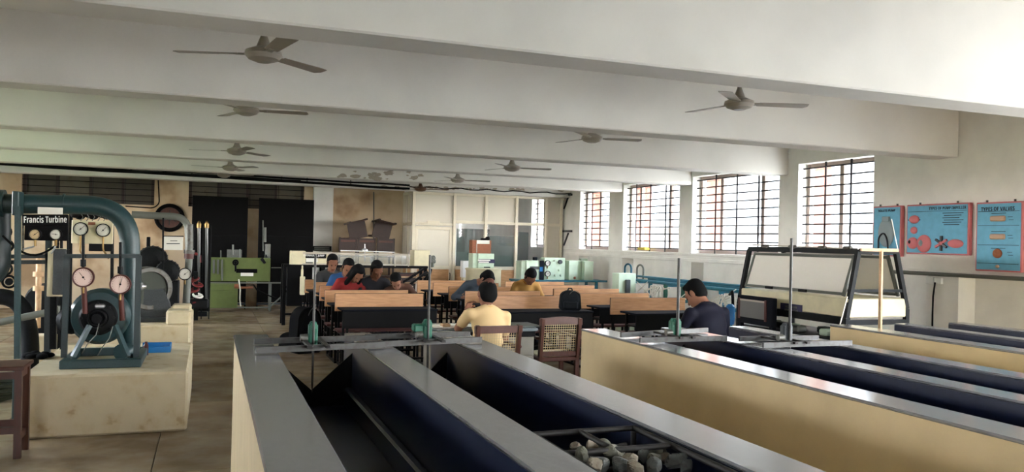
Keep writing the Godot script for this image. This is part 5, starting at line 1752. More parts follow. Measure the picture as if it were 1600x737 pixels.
	var cb := px(1207, 461, Xc)
	var cbx := thing("viewing_box", "navy steel box with red-edged grey window beside the flow tank", "box", Vector3(Xc + 0.15, 0.3, (ca.z + cb.z) * 0.5))
	plank(cbx, "case", M.navy_panel, Vector3(Xc, ca.y + 0.02, ca.z), Vector3(Xc + 0.07, 1.07, cb.z), 0.008)
	plank(cbx, "window", M.screen_grey, Vector3(Xc - 0.006, ca.y + 0.09, lerpf(ca.z, cb.z, 0.1)), Vector3(Xc, 1.02, lerpf(ca.z, cb.z, 0.82)), 0.001)
	for e in [0.08, 0.83]:
		plank(cbx, "red_edge", M.rim_red, Vector3(Xc - 0.012, ca.y + 0.07, lerpf(ca.z, cb.z, e) - 0.015), Vector3(Xc, 1.04, lerpf(ca.z, cb.z, e) + 0.015), 0.001)
	plank(cbx, "silver_strip", M.alu, Vector3(Xc - 0.01, 1.01, lerpf(ca.z, cb.z, 0.1)), Vector3(Xc, 1.03, lerpf(ca.z, cb.z, 0.82)), 0.001)
	for e in [0.05, 0.95]:
		rods(cbx, "leg", M.navy_panel, Vector3(Xc + 0.035, 0, lerpf(ca.z, cb.z, e)), Vector3(Xc + 0.035, ca.y + 0.03, lerpf(ca.z, cb.z, e)), 0.05, 0.05)
	# wooden T staff and thin rod
	var ts := thing("wooden_staff", "pale wooden T-shaped levelling staff in front of the flow tank", "staff", Vector3(pz(1376, 500, -6.05).x, 0, -6.05))
	rods(ts, "staff", M.pale_wood, Vector3(pz(1376, 500, -6.05).x, 0, -6.05), pz(1377, 390, -6.05), 0.032, 0.02)
	rods(ts, "cross_head", M.pale_wood, pz(1345, 389.5, -6.05), pz(1403, 391, -6.05), 0.02, 0.03)
	rods(ts, "cord", M.hose_white, pz(1403, 391, -6.05), pz(1393, 342, -6.05), 0.006, 0.006)
	st = mb()
	cyl(st, pz(1309, 520, -5.95), pz(1324, 463, -5.95), 0.006, -1, 6)
	cyl(st, Vector3(pz(1303, 540, -5.95).x, 0, -5.95), pz(1309, 520, -5.95), 0.006, -1, 6)
	tag(obj("thin_rod", st, M.hose_white, self), "thin pale rod leaning against the grey tank frame", "rod")
	posters()

func poster(u0: float, v0: float, u1: float, v1: float, label: String) -> Array:
	var a := px(u0, v0, WX)
	var b := px(u1, v1, WX)
	var w := b.z - a.z
	var h := a.y - b.y
	var t := thing("wall_chart", label, "chart", Vector3(WX - 0.035, (a.y + b.y) * 0.5, (a.z + b.z) * 0.5), -PI / 2)
	var st := mb()
	bev(st, Vector3(0, 0, 0), Vector3(w, h, 0.06), 0.006)
	obj("board", st, M.poster_red, t)
	st = mb()
	bev(st, Vector3(0, 0, 0.0315), Vector3(w - 0.035, h - 0.035, 0.004), 0.001)
	obj("face", st, M.poster_blue, t)
	for s in [-0.3, 0.3]:
		st = mb()
		cyl(st, Vector3(s * w, h * 0.5, 0), Vector3(s * w, h * 0.5 + 0.025, 0), 0.012, -1, 8)
		obj("hook", st, M.grey_steel, t)
	return [t, w, h]
func ptext(t: Node3D, s: String, x: float, y: float, hh: float, ww: float) -> void:
	text("lettering", s, M.ink, t, t.global_transform * Vector3(x, y, 0.036), hh, ww, t.global_transform.basis)
func pbar(t: Node3D, x0: float, x1: float, y: float, th: float) -> void:
	var st := mb()
	bx(st, Vector3((x0 + x1) * 0.5, y, 0.0345), Vector3(x1 - x0, th, 0.002))
	obj("printed_line", st, M.ink, t)
func disc(t: Node3D, called: String, m: Material, x: float, y: float, rx: float, ry: float, d := 0.04) -> void:
	var st := mb()
	ball(st, Vector3(x, y, 0.034), Vector3(rx, ry, d), 20, 10)
	obj(called, st, m, t)
func posters() -> void:
	var p := poster(1370.5, 323, 1413, 401, "small blue pump chart with a grey vase-shaped casing model")
	var t: Node3D = p[0]
	var w: float = p[1]
	var h: float = p[2]
	ptext(t, "VOLUTE PUMP", 0.0, h * 0.41, 0.03, w * 0.6)
	disc(t, "casing_model", M.poster_grey, 0, -0.02, w * 0.28, h * 0.29)
	var st := mb()
	bev(st, Vector3(0, h * 0.24, 0.045), Vector3(w * 0.26, h * 0.1, 0.03), 0.006)
	obj("model_neck", st, M.poster_grey, t)
	st = mb()
	tube(st, bend([Vector3(-w * 0.19, -h * 0.42, 0.075), Vector3(-w * 0.18, -h * 0.12, 0.08), Vector3(0.0, -h * 0.02, 0.08), Vector3(w * 0.13, -h * 0.16, 0.08), Vector3(w * 0.17, -h * 0.42, 0.075)], 0.08), 0.011, 6)
	obj("model_outline", st, M.ink, t)
	p = poster(1423, 320.5, 1519.5, 399, "wide blue chart of pump impellers with red relief models")
	t = p[0]
	w = p[1]
	h = p[2]
	ptext(t, "TYPES OF PUMP IMPELLER", w * 0.17, h * 0.41, 0.035, w * 0.58)
	pbar(t, -w * 0.47, w * 0.46, h * 0.355, 0.004)
	for i in 6:
		pbar(t, w * 0.1 + 0.02 * (i % 2), w * (0.42 - 0.03 * (i % 3)), h * (0.31 - i * 0.045), 0.008)
	var mods := [[-0.36, 0.2, 0.085, 0.085, "impeller_model"], [-0.36, -0.02, 0.055, 0.075, "impeller_model"], [-0.38, -0.28, 0.09, 0.12, "impeller_model"], [-0.19, -0.29, 0.12, 0.18, "impeller_model"], [0.31, -0.28, 0.12, 0.085, "impeller_model"]]
	for m in mods:
		disc(t, m[4], M.poster_red, m[0] * w, m[1] * h, m[2] * w, m[3] * h)
	disc(t, "impeller_eye", M.poster_grey, -0.21 * w, -0.28 * h, 0.045 * w, 0.08 * h, 0.06)
	disc(t, "impeller_eye", M.ink, -0.40 * w, -0.26 * h, 0.03 * w, 0.05 * h, 0.055)
	pbar(t, -w * 0.47, -w * 0.26, h * 0.19, 0.012)
	for i in 3:
		var a := PI * i / 3.0 + 0.5
		st = mb()
		bar(st, Vector3(0.1 * w - cos(a) * 0.09, -0.28 * h - sin(a) * 0.09, 0.05), Vector3(0.1 * w + cos(a) * 0.09, -0.28 * h + sin(a) * 0.09, 0.05), 0.025, 0.025)
		obj("star_blade", st, M.grey_metal if i else M.poster_red, t)
	disc(t, "star_hub", M.poster_red, 0.1 * w, -0.28 * h, 0.03, 0.03, 0.05)
	p = poster(1532, 317, 1603, 426, "tall blue chart of valve types with three sections")
	t = p[0]
	w = p[1]
	h = p[2]
	ptext(t, "TYPES OF VALVES", -0.02 * w, h * 0.40, 0.045, w * 0.72)
	for y in [0.365, 0.16, -0.12, -0.385]:
		pbar(t, -w * 0.45, w * 0.44, h * y, 0.005)
	for e in [[0.26, 0], [0.0, 0], [-0.24, 1]]:
		st = mb()
		if e[1] == 0:
			bev(st, Vector3(0, e[0] * h, 0.045), Vector3(w * 0.33, h * 0.08, 0.03), 0.012)
			obj("valve_model", st, M.poster_tan, t)
		else:
			ball(st, Vector3(0, e[0] * h, 0.04), Vector3(w * 0.1, h * 0.07, 0.03), 16, 8)
			obj("valve_model", st, M.cardboard, t)
		pbar(t, -w * 0.15, w * 0.16, (e[0] + 0.075) * h, 0.006)
		pbar(t, w * 0.2, w * 0.3, (e[0] + 0.02) * h, 0.005)
		pbar(t, w * 0.22, w * 0.32, (e[0] - 0.02) * h, 0.005)
	disc(t, "valve_model", M.poster_tan, 0, -0.425 * h, 0.04 * w, 0.025 * h, 0.02)

# ---------------------------------------------------------------- teacher's table, cane chairs, bags
func cane_chair(label: String, arch: float, at: Vector3, turn: float) -> void:
	var c := thing("cane_armchair", label, "chair", at, turn)
	var st := mb()
	for sx in [-1.0, 1.0]:
		st = mb()
		bar(st, Vector3(sx * 0.205, 0, 0.2), Vector3(sx * 0.205, 0.46, 0.2), 0.04, 0.04)
		bar(st, Vector3(sx * 0.205, 0.44, 0.2), Vector3(sx * 0.205, 0.86, 0.25), 0.055, 0.032)
		obj("back_leg", st, M.brown_wood, c)
		st = mb()
		bar(st, Vector3(sx * 0.22, 0, -0.22), Vector3(sx * 0.22, 0.64, -0.22), 0.04, 0.04)
		obj("front_leg", st, M.brown_wood, c)
		st = mb()
		bev(st, Vector3(sx * 0.225, 0.655, -0.02), Vector3(0.06, 0.028, 0.48), 0.01)
		obj("arm_rest", st, M.brown_wood, c)
	st = mb()
	var poly := PackedVector2Array()
	var n := 12
	for i in n + 1:
		var x := lerpf(-0.233, 0.233, float(i) / n)
		poly.append(Vector2(x, 0.855 + arch * cos(x / 0.233 * PI * 0.5)))
	for i in n + 1:
		var x := lerpf(0.233, -0.233, float(i) / n)
		poly.append(Vector2(x, 0.79 + arch * 0.5 * cos(x / 0.233 * PI * 0.5)))
	prism(st, poly, 0.23, 0.262)
	obj("top_rail", st, M.brown_wood, c)
	st = mb()
	bev(st, Vector3(0, 0.495, 0.206), Vector3(0.42, 0.05, 0.03), 0.006)
	obj("lower_rail", st, M.brown_wood, c)
	st = mb()
	bev(st, Vector3(0, 0.44, -0.01), Vector3(0.46, 0.045, 0.46), 0.01)
	obj("seat_frame", st, M.brown_wood, c)
	st = mb()
	bev(st, Vector3(0, 0.468, -0.01), Vector3(0.40, 0.02, 0.40), 0.008)
	obj("seat_cushion", st, M.cream_metal, c)
	# woven cane: strips both ways and diagonals
	st = mb()
	var y0 := 0.515
	var y1 := 0.815
	for i in 16:
		var x := lerpf(-0.178, 0.178, i / 15.0)
		bar(st, Vector3(x, y0, 0.213), Vector3(x, y1, 0.243), 0.0045, 0.003)
	for i in 13:
		var y := lerpf(y0, y1, i / 12.0)
		bar(st, Vector3(-0.18, y, lerpf(0.215, 0.245, i / 12.0)), Vector3(0.18, y, lerpf(0.215, 0.245, i / 12.0)), 0.003, 0.0045)
	var cn := obj("cane_back", st, M.cane, c)
	cn.set_meta("kind", "stuff")
	st = mb()
	bar(st, Vector3(-0.22, 0.2, -0.22), Vector3(-0.205, 0.2, 0.2), 0.025, 0.025)
	bar(st, Vector3(0.22, 0.2, -0.22), Vector3(0.205, 0.2, 0.2), 0.025, 0.025)
	bar(st, Vector3(-0.2, 0.2, 0.0), Vector3(0.2, 0.2, 0.0), 0.025, 0.025)
	obj("stretcher", st, M.brown_wood, c)
func rucksack(label: String, at: Vector3, turn: float, s: Vector3, m: Material) -> void:
	var b := thing("backpack", label, "backpack", at, turn)
	var st := mb()
	var prof := PackedVector2Array()
	for i in 15:
		var a := PI * i / 14.0
		prof.append(Vector2(-cos(a) * 0.15 * s.x, (0.3 + sin(a) * 0.13) * s.y))
	prof.append(Vector2(0.165 * s.x, 0.03))
	prof.append(Vector2(0.13 * s.x, 0.0))
	prof.append(Vector2(-0.13 * s.x, 0.0))
	prof.append(Vector2(-0.165 * s.x, 0.03))
	prism(st, prof, -0.09 * s.z, 0.06 * s.z)
	obj("main_bag", st, m, b)
	st = mb()
	ball(st, Vector3(0, 0.24 * s.y, 0.05 * s.z), Vector3(0.14 * s.x, 0.19 * s.y, 0.05 * s.z), 16, 10)
	obj("front_bulge", st, m, b)
	st = mb()
	bev(st, Vector3(0, 0.12 * s.y, 0.08 * s.z), Vector3(0.22 * s.x, 0.18 * s.y, 0.06 * s.z), 0.02)
	obj("front_pocket", st, m, b)
	st = mb()
	var pts := []
	for i in 11:
		var a := PI * (0.2 + 0.6 * i / 10.0)
		pts.append(Vector3(0.05 + 0.1 * cos(a) * s.x, 0.24 * s.y + 0.19 * sin(a) * s.y, 0.085 * s.z))
	tube(st, pts, 0.004, 5)
	obj("zip", st, M.pipe_grey, b)
	st = mb()
	tube(st, [Vector3(-0.03, 0.42 * s.y, -0.03), Vector3(-0.02, 0.47 * s.y, -0.03), Vector3(0.02, 0.47 * s.y, -0.03), Vector3(0.03, 0.42 * s.y, -0.03)], 0.01, 6)
	obj("grab_handle", st, m, b)
func furniture() -> void:
	var z0 := -8.05
	var z1 := -7.45
	var xa := pz(676, 510, -7.6).x
	var xb := pz(832, 512, -7.6).x
	var t := thing("teacher_table", "grey steel teacher's table with glossy top and drawers before the seated man", "table", Vector3((xa + xb) * 0.5, 0, -7.75))
	plank(t, "top", M.table_top, Vector3(xa, 0.735, z0), Vector3(xb, 0.765, z1), 0.006)
	plank(t, "apron", M.black_panel, Vector3(xa + 0.02, 0.68, z0 + 0.02), Vector3(xb - 0.02, 0.735, z1 - 0.02), 0.004)
	for s in 2:
		var x0 := xa + 0.02 if s == 0 else xb - 0.42
		var cab := plank(t, "pedestal", M.table_steel, Vector3(x0, 0.08, z0 + 0.04), Vector3(x0 + 0.4, 0.68, z1 - 0.05), 0.006)
		for i in 3:
			var dr := plank(cab, "drawer", M.table_steel, Vector3(x0 + 0.015, 0.1 + i * 0.195, z1 - 0.05), Vector3(x0 + 0.385, 0.28 + i * 0.195, z1 - 0.035), 0.004)
			plank(dr, "drawer_handle", M.sign_black, Vector3(x0 + 0.15, 0.18 + i * 0.195, z1 - 0.035), Vector3(x0 + 0.25, 0.205 + i * 0.195, z1 - 0.02), 0.003)
		for e in [[0.03, z0 + 0.07], [0.37, z0 + 0.07], [0.03, z1 - 0.08], [0.37, z1 - 0.08]]:
			rods(cab, "foot", M.sign_black, Vector3(x0 + e[0], 0, e[1]), Vector3(x0 + e[0], 0.09, e[1]), 0.03, 0.03)
	var pp := thing("paper_stack", "loose white papers and a flat box lying on the teacher's table", "papers", Vector3(pz(705, 507, -7.7).x, 0.766, -7.7))
	for i in 4:
		var st := mb()
		bev(st, Vector3(pz(690.0 + i * 12, 507, -7.7).x, 0.769 + i * 0.004, -7.72 + 0.04 * (i % 2)), Vector3(0.21, 0.004, 0.29), 0.001, Basis(Vector3.UP, 0.3 * i))
		wobj("sheet", st, M.paper, pp)
	plank(pp, "flat_box", M.pale_wood, pz(692, 509, -7.62) + Vector3(0, -0.01, -0.1), pz(704, 506, -7.62), 0.003)
	var nw := thing("newspaper", "folded glossy newspaper on the table beside the empty cane chair", "newspaper", Vector3(pz(810, 508, -7.75).x, 0.766, -7.75))
	for i in 3:
		var st := mb()
		bev(st, Vector3(pz(808.0 + i * 3, 508, -7.75).x, 0.768 + i * 0.004, -7.72), Vector3(0.3, 0.003, 0.4), 0.001, Basis(Vector3.UP, -0.2 + 0.12 * i))
		wobj("sheet", st, M.poster_grey if i == 1 else M.pipe_grey, nw)
	cane_chair("brown wooden cane armchair holding the man in the pale yellow shirt", 0.0, Vector3(2.47, 0, -7.15), 0.06)
	cane_chair("empty brown cane armchair with arched top rail by the middle flume", 0.02, Vector3(3.36, 0, -7.72), 0.0)
	# bags
	rucksack("dark grey backpack standing on the first bench of the middle column", Vector3(pz(889, 484, -9.5).x, 0.757, -9.47), -0.3, Vector3(0.85, 0.6, 0.9), M.bag_grey)
	rucksack("black backpack on the floor beside the column of benches near the blackboards", Vector3(pz(478, 525, -11.6).x, 0, -11.6), 0.4, Vector3(1.2, 1.5, 1.6), M.cloth_black)
	rucksack("slumped black bag lying next to the black backpack on the floor", Vector3(pz(462, 515, -12.2).x, 0, -12.2), 0.9, Vector3(1.3, 0.5, 1.6), M.cloth_black)
	# stool of the person by the middle flume
	var sl := thing("wooden_stool", "plain wooden stool under the person in the dark jacket", "stool", Vector3(4.72, 0, -6.8))
	var s2 := mb()
	bev(s2, Vector3(0, 0.435, 0), Vector3(0.36, 0.03, 0.36), 0.006)
	obj("seat", s2, M.brown_wood, sl)
	for e in [[-1.0, -1.0], [1.0, -1.0], [-1.0, 1.0], [1.0, 1.0]]:
		s2 = mb()
		bar(s2, Vector3(e[0] * 0.15, 0, e[1] * 0.15), Vector3(e[0] * 0.14, 0.42, e[1] * 0.14), 0.04, 0.04)
		obj("leg", s2, M.brown_wood, sl)
	s2 = mb()
	bar(s2, Vector3(-0.15, 0.15, 0.15), Vector3(0.15, 0.15, 0.15), 0.025, 0.035)
	bar(s2, Vector3(-0.15, 0.15, -0.15), Vector3(0.15, 0.15, -0.15), 0.025, 0.035)
	obj("stretcher", s2, M.brown_wood, sl)

# ---------------------------------------------------------------- ceiling fans
func fans() -> void:
	var proto := thing("ceiling_fan", "fan", "ceiling fan")
	var st := mb()
	lathe(st, [Vector2(0, -0.055), Vector2(0.05, -0.055), Vector2(0.105, -0.035), Vector2(0.13, -0.005), Vector2(0.125, 0.02), Vector2(0.06, 0.05), Vector2(0.0, 0.05)], Transform3D(), 28)
	obj("motor", st, M.fan_paint, proto)
	st = mb()
	lathe(st, [Vector2(0.055, 0.045), Vector2(0.045, 0.07), Vector2(0.016, 0.15), Vector2(0.013, 0.15)], Transform3D(), 18)
	obj("lower_canopy", st, M.fan_paint, proto)
	st = mb()
	cyl(st, Vector3(0, 0.04, 0), Vector3(0, CEIL - 2.9, 0), 0.012, -1, 10)
	obj("down_rod", st, M.fan_paint, proto)
	st = mb()
	lathe(st, [Vector2(0.015, CEIL - 2.9 - 0.13), Vector2(0.06, CEIL - 2.9 - 0.02), Vector2(0.065, CEIL - 2.9)], Transform3D(), 18)
	obj("ceiling_cup", st, M.fan_paint, proto)
	for i in 3:
		var b := Basis(Vector3.UP, TAU * i / 3.0)
		st = mb()
		var pitch := Basis(Vector3.RIGHT, -0.12)
		var poly := PackedVector2Array([Vector2(0.17, -0.045), Vector2(0.55, -0.062), Vector2(0.605, -0.055), Vector2(0.62, 0.02), Vector2(0.59, 0.062), Vector2(0.17, 0.05)])
		prism(st, poly, -0.002, 0.002, Transform3D(b * pitch * Basis(Vector3.RIGHT, -PI / 2), Vector3(0, 0.0, 0)))
		var bl := obj("blade", st, M.fan_paint, proto)
		st = mb()
		bev(st, b * Vector3(0.155, 0.0, 0), Vector3(0.1, 0.012, 0.05), 0.003, b * pitch)
		obj("blade_arm", st, M.fan_paint, bl)
	# x, y, z, angle of the first blade from +x towards +z, label
	var L := "white three-blade ceiling fan in the blackboard-side row, %s bay from the blackboard wall"
	var R := "white three-blade ceiling fan in the window-side row, %s bay from the blackboard wall"
	var list := [[412, 85, -5.9, 78, L % "fifth"], [385, 172, -8.7, 8, L % "fourth"], [370, 236, -11.5, 75, L % "third"], [360, 262, -14.2, 50, L % "second"], [350, 273, -16.75, 30, L % "first"], [1155, 162, -5.9, 17, R % "fifth"], [925, 216, -8.7, 12, R % "fourth"], [800, 262, -11.5, 10, R % "third"], [715, 281, -14.2, 5, R % "second"]]
	var first := true
	for e in list:
		var at := pz(e[0], e[1], e[2])
		var f := proto
		var turn := -deg_to_rad(e[3])
		if first:
			proto.position = at
			proto.rotation.y = turn
			proto.set_meta("label", e[4])
			proto.set_meta("group", "ceiling fans")
			first = false
		else:
			f = copy(proto, at, turn, e[4], "ceiling fans")
		fit_rod(f, at.y)
	# the brown fan in the last bay
	var at2 := pz(657, 295, -16.9)
	var bf := copy(proto, at2, -0.1, "brown ceiling fan in front of the glass cabin", "ceiling fans")
	fit_rod(bf, at2.y)
	for c in bf.find_children("*", "MeshInstance3D", true, false):
		c.material_override = M.fan_brown
func fit_rod(f: Node3D, y: float) -> void:  # rod and cup reach the slab from the fan's own height
	for c in f.get_children():
		if String(c.name).begins_with("down_rod"):
			c.scale.y = (CEIL - y) / (CEIL - 2.9)
		elif String(c.name).begins_with("ceiling_cup"):
			c.position.y = (CEIL - y) - (CEIL - 2.9)

# ---------------------------------------------------------------- people
# Bodies: smooth union of tapered capsules and ellipsoids, meshed as surface nets.
# prim: [a, b, ra, rb, colour] or [centre, radii, basis, colour]
func nets(prims: Array, cell: float, k: float) -> Dictionary:
	var lo := Vector3(1e9, 1e9, 1e9)
	var hi := -lo
	var boxes := []
	for p in prims:
		var a: Vector3
		var b: Vector3
		if p.size() == 5:
			var r := maxf(p[2], p[3])
			a = p[0].min(p[1]) - Vector3.ONE * r
			b = p[0].max(p[1]) + Vector3.ONE * r
		else:
			var r := maxf(p[1].x, maxf(p[1].y, p[1].z))
			a = p[0] - Vector3.ONE * r
			b = p[0] + Vector3.ONE * r
		var mg := Vector3.ONE * (k + cell * 2.0)
		boxes.append([a - mg, b + mg])
		lo = lo.min(a - mg)
		hi = hi.max(b + mg)
	var nx := int((hi.x - lo.x) / cell) + 2
	var ny := int((hi.y - lo.y) / cell) + 2
	var nz := int((hi.z - lo.z) / cell) + 2
	var val := PackedFloat32Array()
	val.resize(nx * ny * nz)
	val.fill(9.0)
	var raw := val.duplicate()
	var col := PackedByteArray()
	col.resize(nx * ny * nz)
	for pi in prims.size():
		var p: Array = prims[pi]
		var i0 := Vector3i(((boxes[pi][0] - lo) / cell).floor()).maxi(0)
		var i1 := Vector3i(((boxes[pi][1] - lo) / cell).ceil())
		i1 = Vector3i(mini(i1.x, nx - 1), mini(i1.y, ny - 1), mini(i1.z, nz - 1))
		var cap: bool = p.size() == 5
		var a: Vector3 = p[0]
		var ba := Vector3.ZERO
		var bl := 1.0
		var ra := 0.0
		var rb := 0.0
		var er := Vector3.ONE
		var inv := Basis()
		var rm := 0.0
		if cap:
			ba = p[1] - a
			bl = maxf(1e-9, ba.length_squared())
			ra = p[2]
			rb = p[3]
		else:
			er = p[1]
			inv = p[2].inverse()
			rm = minf(er.x, minf(er.y, er.z))
		var c: int = p[-1]
		for z in range(i0.z, i1.z + 1):
			for y in range(i0.y, i1.y + 1):
				var q := lo + Vector3(i0.x, y, z) * cell - a
				var id := (z * ny + y) * nx + i0.x
				for x in range(i0.x, i1.x + 1):
					var d: float
					if cap:
						var t := clampf(q.dot(ba) / bl, 0.0, 1.0)
						d = (q - ba * t).length() - (ra + (rb - ra) * t)
					else:
						d = ((inv * q) / er).length()
						d = (d - 1.0) * rm if d < 1.0 else (d - 1.0) * (rm + (q.length() / d - rm) * 0.6)
					var o := val[id]
					if o > 8.0:
						val[id] = d
					else:
						var h := clampf(0.5 + 0.5 * (o - d) / k, 0.0, 1.0)
						val[id] = o + (d - o) * h - k * h * (1.0 - h)
					if d < raw[id]:
						raw[id] = d
						col[id] = c
					q.x += cell
					id += 1
	var V := PackedVector3Array()
	var C := PackedByteArray()
	var at := PackedInt32Array()
	at.resize(nx * ny * nz)
	at.fill(-1)
	var off := PackedInt32Array()
	var ofv := PackedVector3Array()
	for i in 8:
		off.append(((i >> 2) * ny + ((i >> 1) & 1)) * nx + (i & 1))
		ofv.append(Vector3(i & 1, (i >> 1) & 1, i >> 2))
	var eds := [[0, 1], [2, 3], [4, 5], [6, 7], [0, 2], [1, 3], [4, 6], [5, 7], [0, 4], [1, 5], [2, 6], [3, 7]]
	for z in nz - 1:
		for y in ny - 1:
			var id := (z * ny + y) * nx
			for x in nx - 1:
				var v0 := val[id]
				if v0 < 3.0 * cell and v0 > -3.0 * cell:
					var m := 0
					for i in 8:
						if val[id + off[i]] < 0.0: m |= 1 << i
					if m != 0 and m != 255:
						var s := Vector3.ZERO
						var n := 0
						for e in eds:
							var ma: int = (m >> e[0]) & 1
							if ma != ((m >> e[1]) & 1):
								var va := val[id + off[e[0]]]
								var vb := val[id + off[e[1]]]
								s += ofv[e[0]].lerp(ofv[e[1]], va / (va - vb))
								n += 1
						at[id] = V.size()
						V.append(lo + (Vector3(x, y, z) + s / n) * cell)
						var best := 9.0
						var bc := 0
						for i in 8:
							var rv := absf(raw[id + off[i]])
							if rv < best:
								best = rv
								bc = col[id + off[i]]
						C.append(bc)
				id += 1
	var N := PackedVector3Array()
	N.resize(V.size())
	var I := PackedInt32Array()
	var st3 := [1, nx, nx * ny]
	for z in range(1, nz - 1):
		for y in range(1, ny - 1):
			var id := (z * ny + y) * nx + 1
			for x in range(1, nx - 1):
				var v0 := val[id]
				if v0 < 3.0 * cell and v0 > -3.0 * cell:
					for ax in 3:
						var v1 := val[id + st3[ax]]
						if (v0 < 0.0) != (v1 < 0.0):
							var u: int = st3[(ax + 1) % 3]
							var w: int = st3[(ax + 2) % 3]
							var q := [at[id], at[id - u], at[id - u - w], at[id - w]]
							if q[0] < 0 or q[1] < 0 or q[2] < 0 or q[3] < 0: continue
							if v0 < 0.0: q = [q[3], q[2], q[1], q[0]]
							var g := (V[q[1]] - V[q[0]]).cross(V[q[2]] - V[q[0]]) + (V[q[2]] - V[q[0]]).cross(V[q[3]] - V[q[0]])
							for j in 4: N[q[j]] += g
							I.append_array(PackedInt32Array([q[0], q[1], q[2], q[0], q[2], q[3]]))
				id += 1
	# orient normals outward: along the growing field
	var flip := 0.0
	for i in range(0, V.size(), 37):
		var gi := ((V[i] - lo) / cell).round()
		var id := (int(gi.z) * ny + int(gi.y)) * nx + int(gi.x)
		var gr := Vector3(val[id + 1] - val[id - 1], val[id + nx] - val[id - nx], val[id + nx * ny] - val[id - nx * ny])
		if gr.length() < 1.0: flip += signf(gr.dot(N[i]))
	for i in N.size():
		N[i] = N[i].normalized() * (1.0 if flip >= 0 else -1.0)
	return {"v": V, "n": N, "c": C, "i": I}
func pour(st: SurfaceTool, f: Dictionary, xf: Transform3D, cols: Array) -> void:
	var V: PackedVector3Array = f.v
	var N: PackedVector3Array = f.n
	var C: PackedByteArray = f.c
	var I: PackedInt32Array = f.i
	var nb := xf.basis.inverse().transposed()
	for t in range(0, I.size(), 3):
		var a := xf * V[I[t]]
		var b := xf * V[I[t + 1]]
		var c := xf * V[I[t + 2]]
		var n: Vector3 = nb * (N[I[t]] + N[I[t + 1]] + N[I[t + 2]])
		var o := [0, 1, 2] if (b - a).cross(c - a).dot(n) <= 0.0 else [0, 2, 1]
		for j in o:
			var k: int = I[t + j]
			st.set_color(cols[C[k]])
			st.set_normal((nb * N[k]).normalized())
			st.add_vertex(xf * V[k])
var head_net := {}
var hair_nets := {}
var hand_net := {}
func shared_nets() -> void:
	var B := Basis()
	var hp := [[Vector3(0, 0.02, -0.012), Vector3(0.075, 0.097, 0.095), B, 0], [Vector3(0, -0.045, 0.022), Vector3(0.060, 0.082, 0.068), B, 0], [Vector3(0, -0.102, 0.045), Vector3(0.03, 0.024, 0.028), B, 0], [Vector3(0, -0.005, 0.086), Vector3(0, -0.042, 0.104), 0.008, 0.013, 0], [Vector3(-0.045, 0.014, 0.07), Vector3(0.045, 0.014, 0.07), 0.014, 0.014, 0], [Vector3(0, -0.07, -0.02), Vector3(0, -0.14, -0.025), 0.052, 0.046, 0]]
	for s in [-1.0, 1.0]:
		hp.append([Vector3(s * 0.077, -0.02, -0.008), Vector3(0.011, 0.032, 0.02), Basis(Vector3.UP, s * 0.35), 0])
		hp.append([Vector3(s * 0.031, -0.008, 0.081), Vector3(0.010, 0.006, 0.008), B, 5])
	hp.append([Vector3(-0.019, -0.077, 0.083), Vector3(0.019, -0.077, 0.083), 0.0075, 0.0075, 4])
	head_net = nets(hp, 0.0062, 0.014)
	var hair := [[Vector3(0, 0.05, -0.026), Vector3(0.083, 0.082, 0.090), B, 0], [Vector3(0, -0.005, -0.05), Vector3(0.079, 0.085, 0.062), B, 0], [Vector3(0, 0.095, 0.035), Vector3(0.055, 0.028, 0.04), B, 0]]
	for s in [-1.0, 1.0]:
		hair.append([Vector3(s * 0.072, 0.01, 0.015), Vector3(s * 0.074, -0.03, 0.012), 0.012, 0.007, 0])
	hair_nets["short"] = nets(hair, 0.008, 0.02)
	var lg := hair.duplicate()
	lg.append([Vector3(0, 0.0, -0.06), Vector3(0, -0.27, -0.09), 0.075, 0.06, 0])
	for s in [-1.0, 1.0]:
		lg.append([Vector3(s * 0.07, 0.03, 0.02), Vector3(s * 0.085, -0.2, 0.02), 0.03, 0.035, 0])
	hair_nets["long"] = nets(lg, 0.009, 0.03)
	hair_nets["thin"] = nets([[Vector3(0, 0.028, -0.02), Vector3(0.084, 0.082, 0.094), B, 0], [Vector3(0, -0.02, -0.05), Vector3(0.081, 0.085, 0.062), B, 0], [Vector3(0, 0.092, -0.062), Vector3(0.042, 0.034, 0.042), B, 1]], 0.007, 0.012)
	# right hand along +z, palm down (-y), thumb to +x
	var h := [[Vector3(-0.022, 0, 0.02), Vector3(-0.026, 0, 0.085), 0.016, 0.014, 0], [Vector3(0.0, 0.002, 0.015), Vector3(0.0, 0.002, 0.088), 0.018, 0.014, 0], [Vector3(0.022, 0, 0.02), Vector3(0.026, 0, 0.085), 0.016, 0.014, 0], [Vector3(0, 0, -0.03), Vector3(0, 0, 0.02), 0.026, 0.02, 0]]
	var fx := [-0.032, -0.011, 0.011, 0.032]
	var fl := [0.06, 0.075, 0.08, 0.07]
	for i in 4:
		var a := Vector3(fx[i], 0.002, 0.088)
		var b := a + Vector3(fx[i] * 0.1, -0.012, fl[i] * 0.45)
		var c := b + Vector3(0, -0.022, fl[i] * 0.3)
		var d := c + Vector3(0, -0.02, fl[i] * 0.14)
		h.append([a, b, 0.0095, 0.0088, 0])
		h.append([b, c, 0.0088, 0.008, 0])
		h.append([c, d, 0.008, 0.007, 0])
	h.append([Vector3(0.02, -0.004, 0.015), Vector3(0.052, -0.012, 0.045), 0.014, 0.0115, 0])
	h.append([Vector3(0.052, -0.012, 0.045), Vector3(0.058, -0.016, 0.078), 0.0105, 0.0085, 0])
	hand_net = nets(h, 0.0045, 0.006)
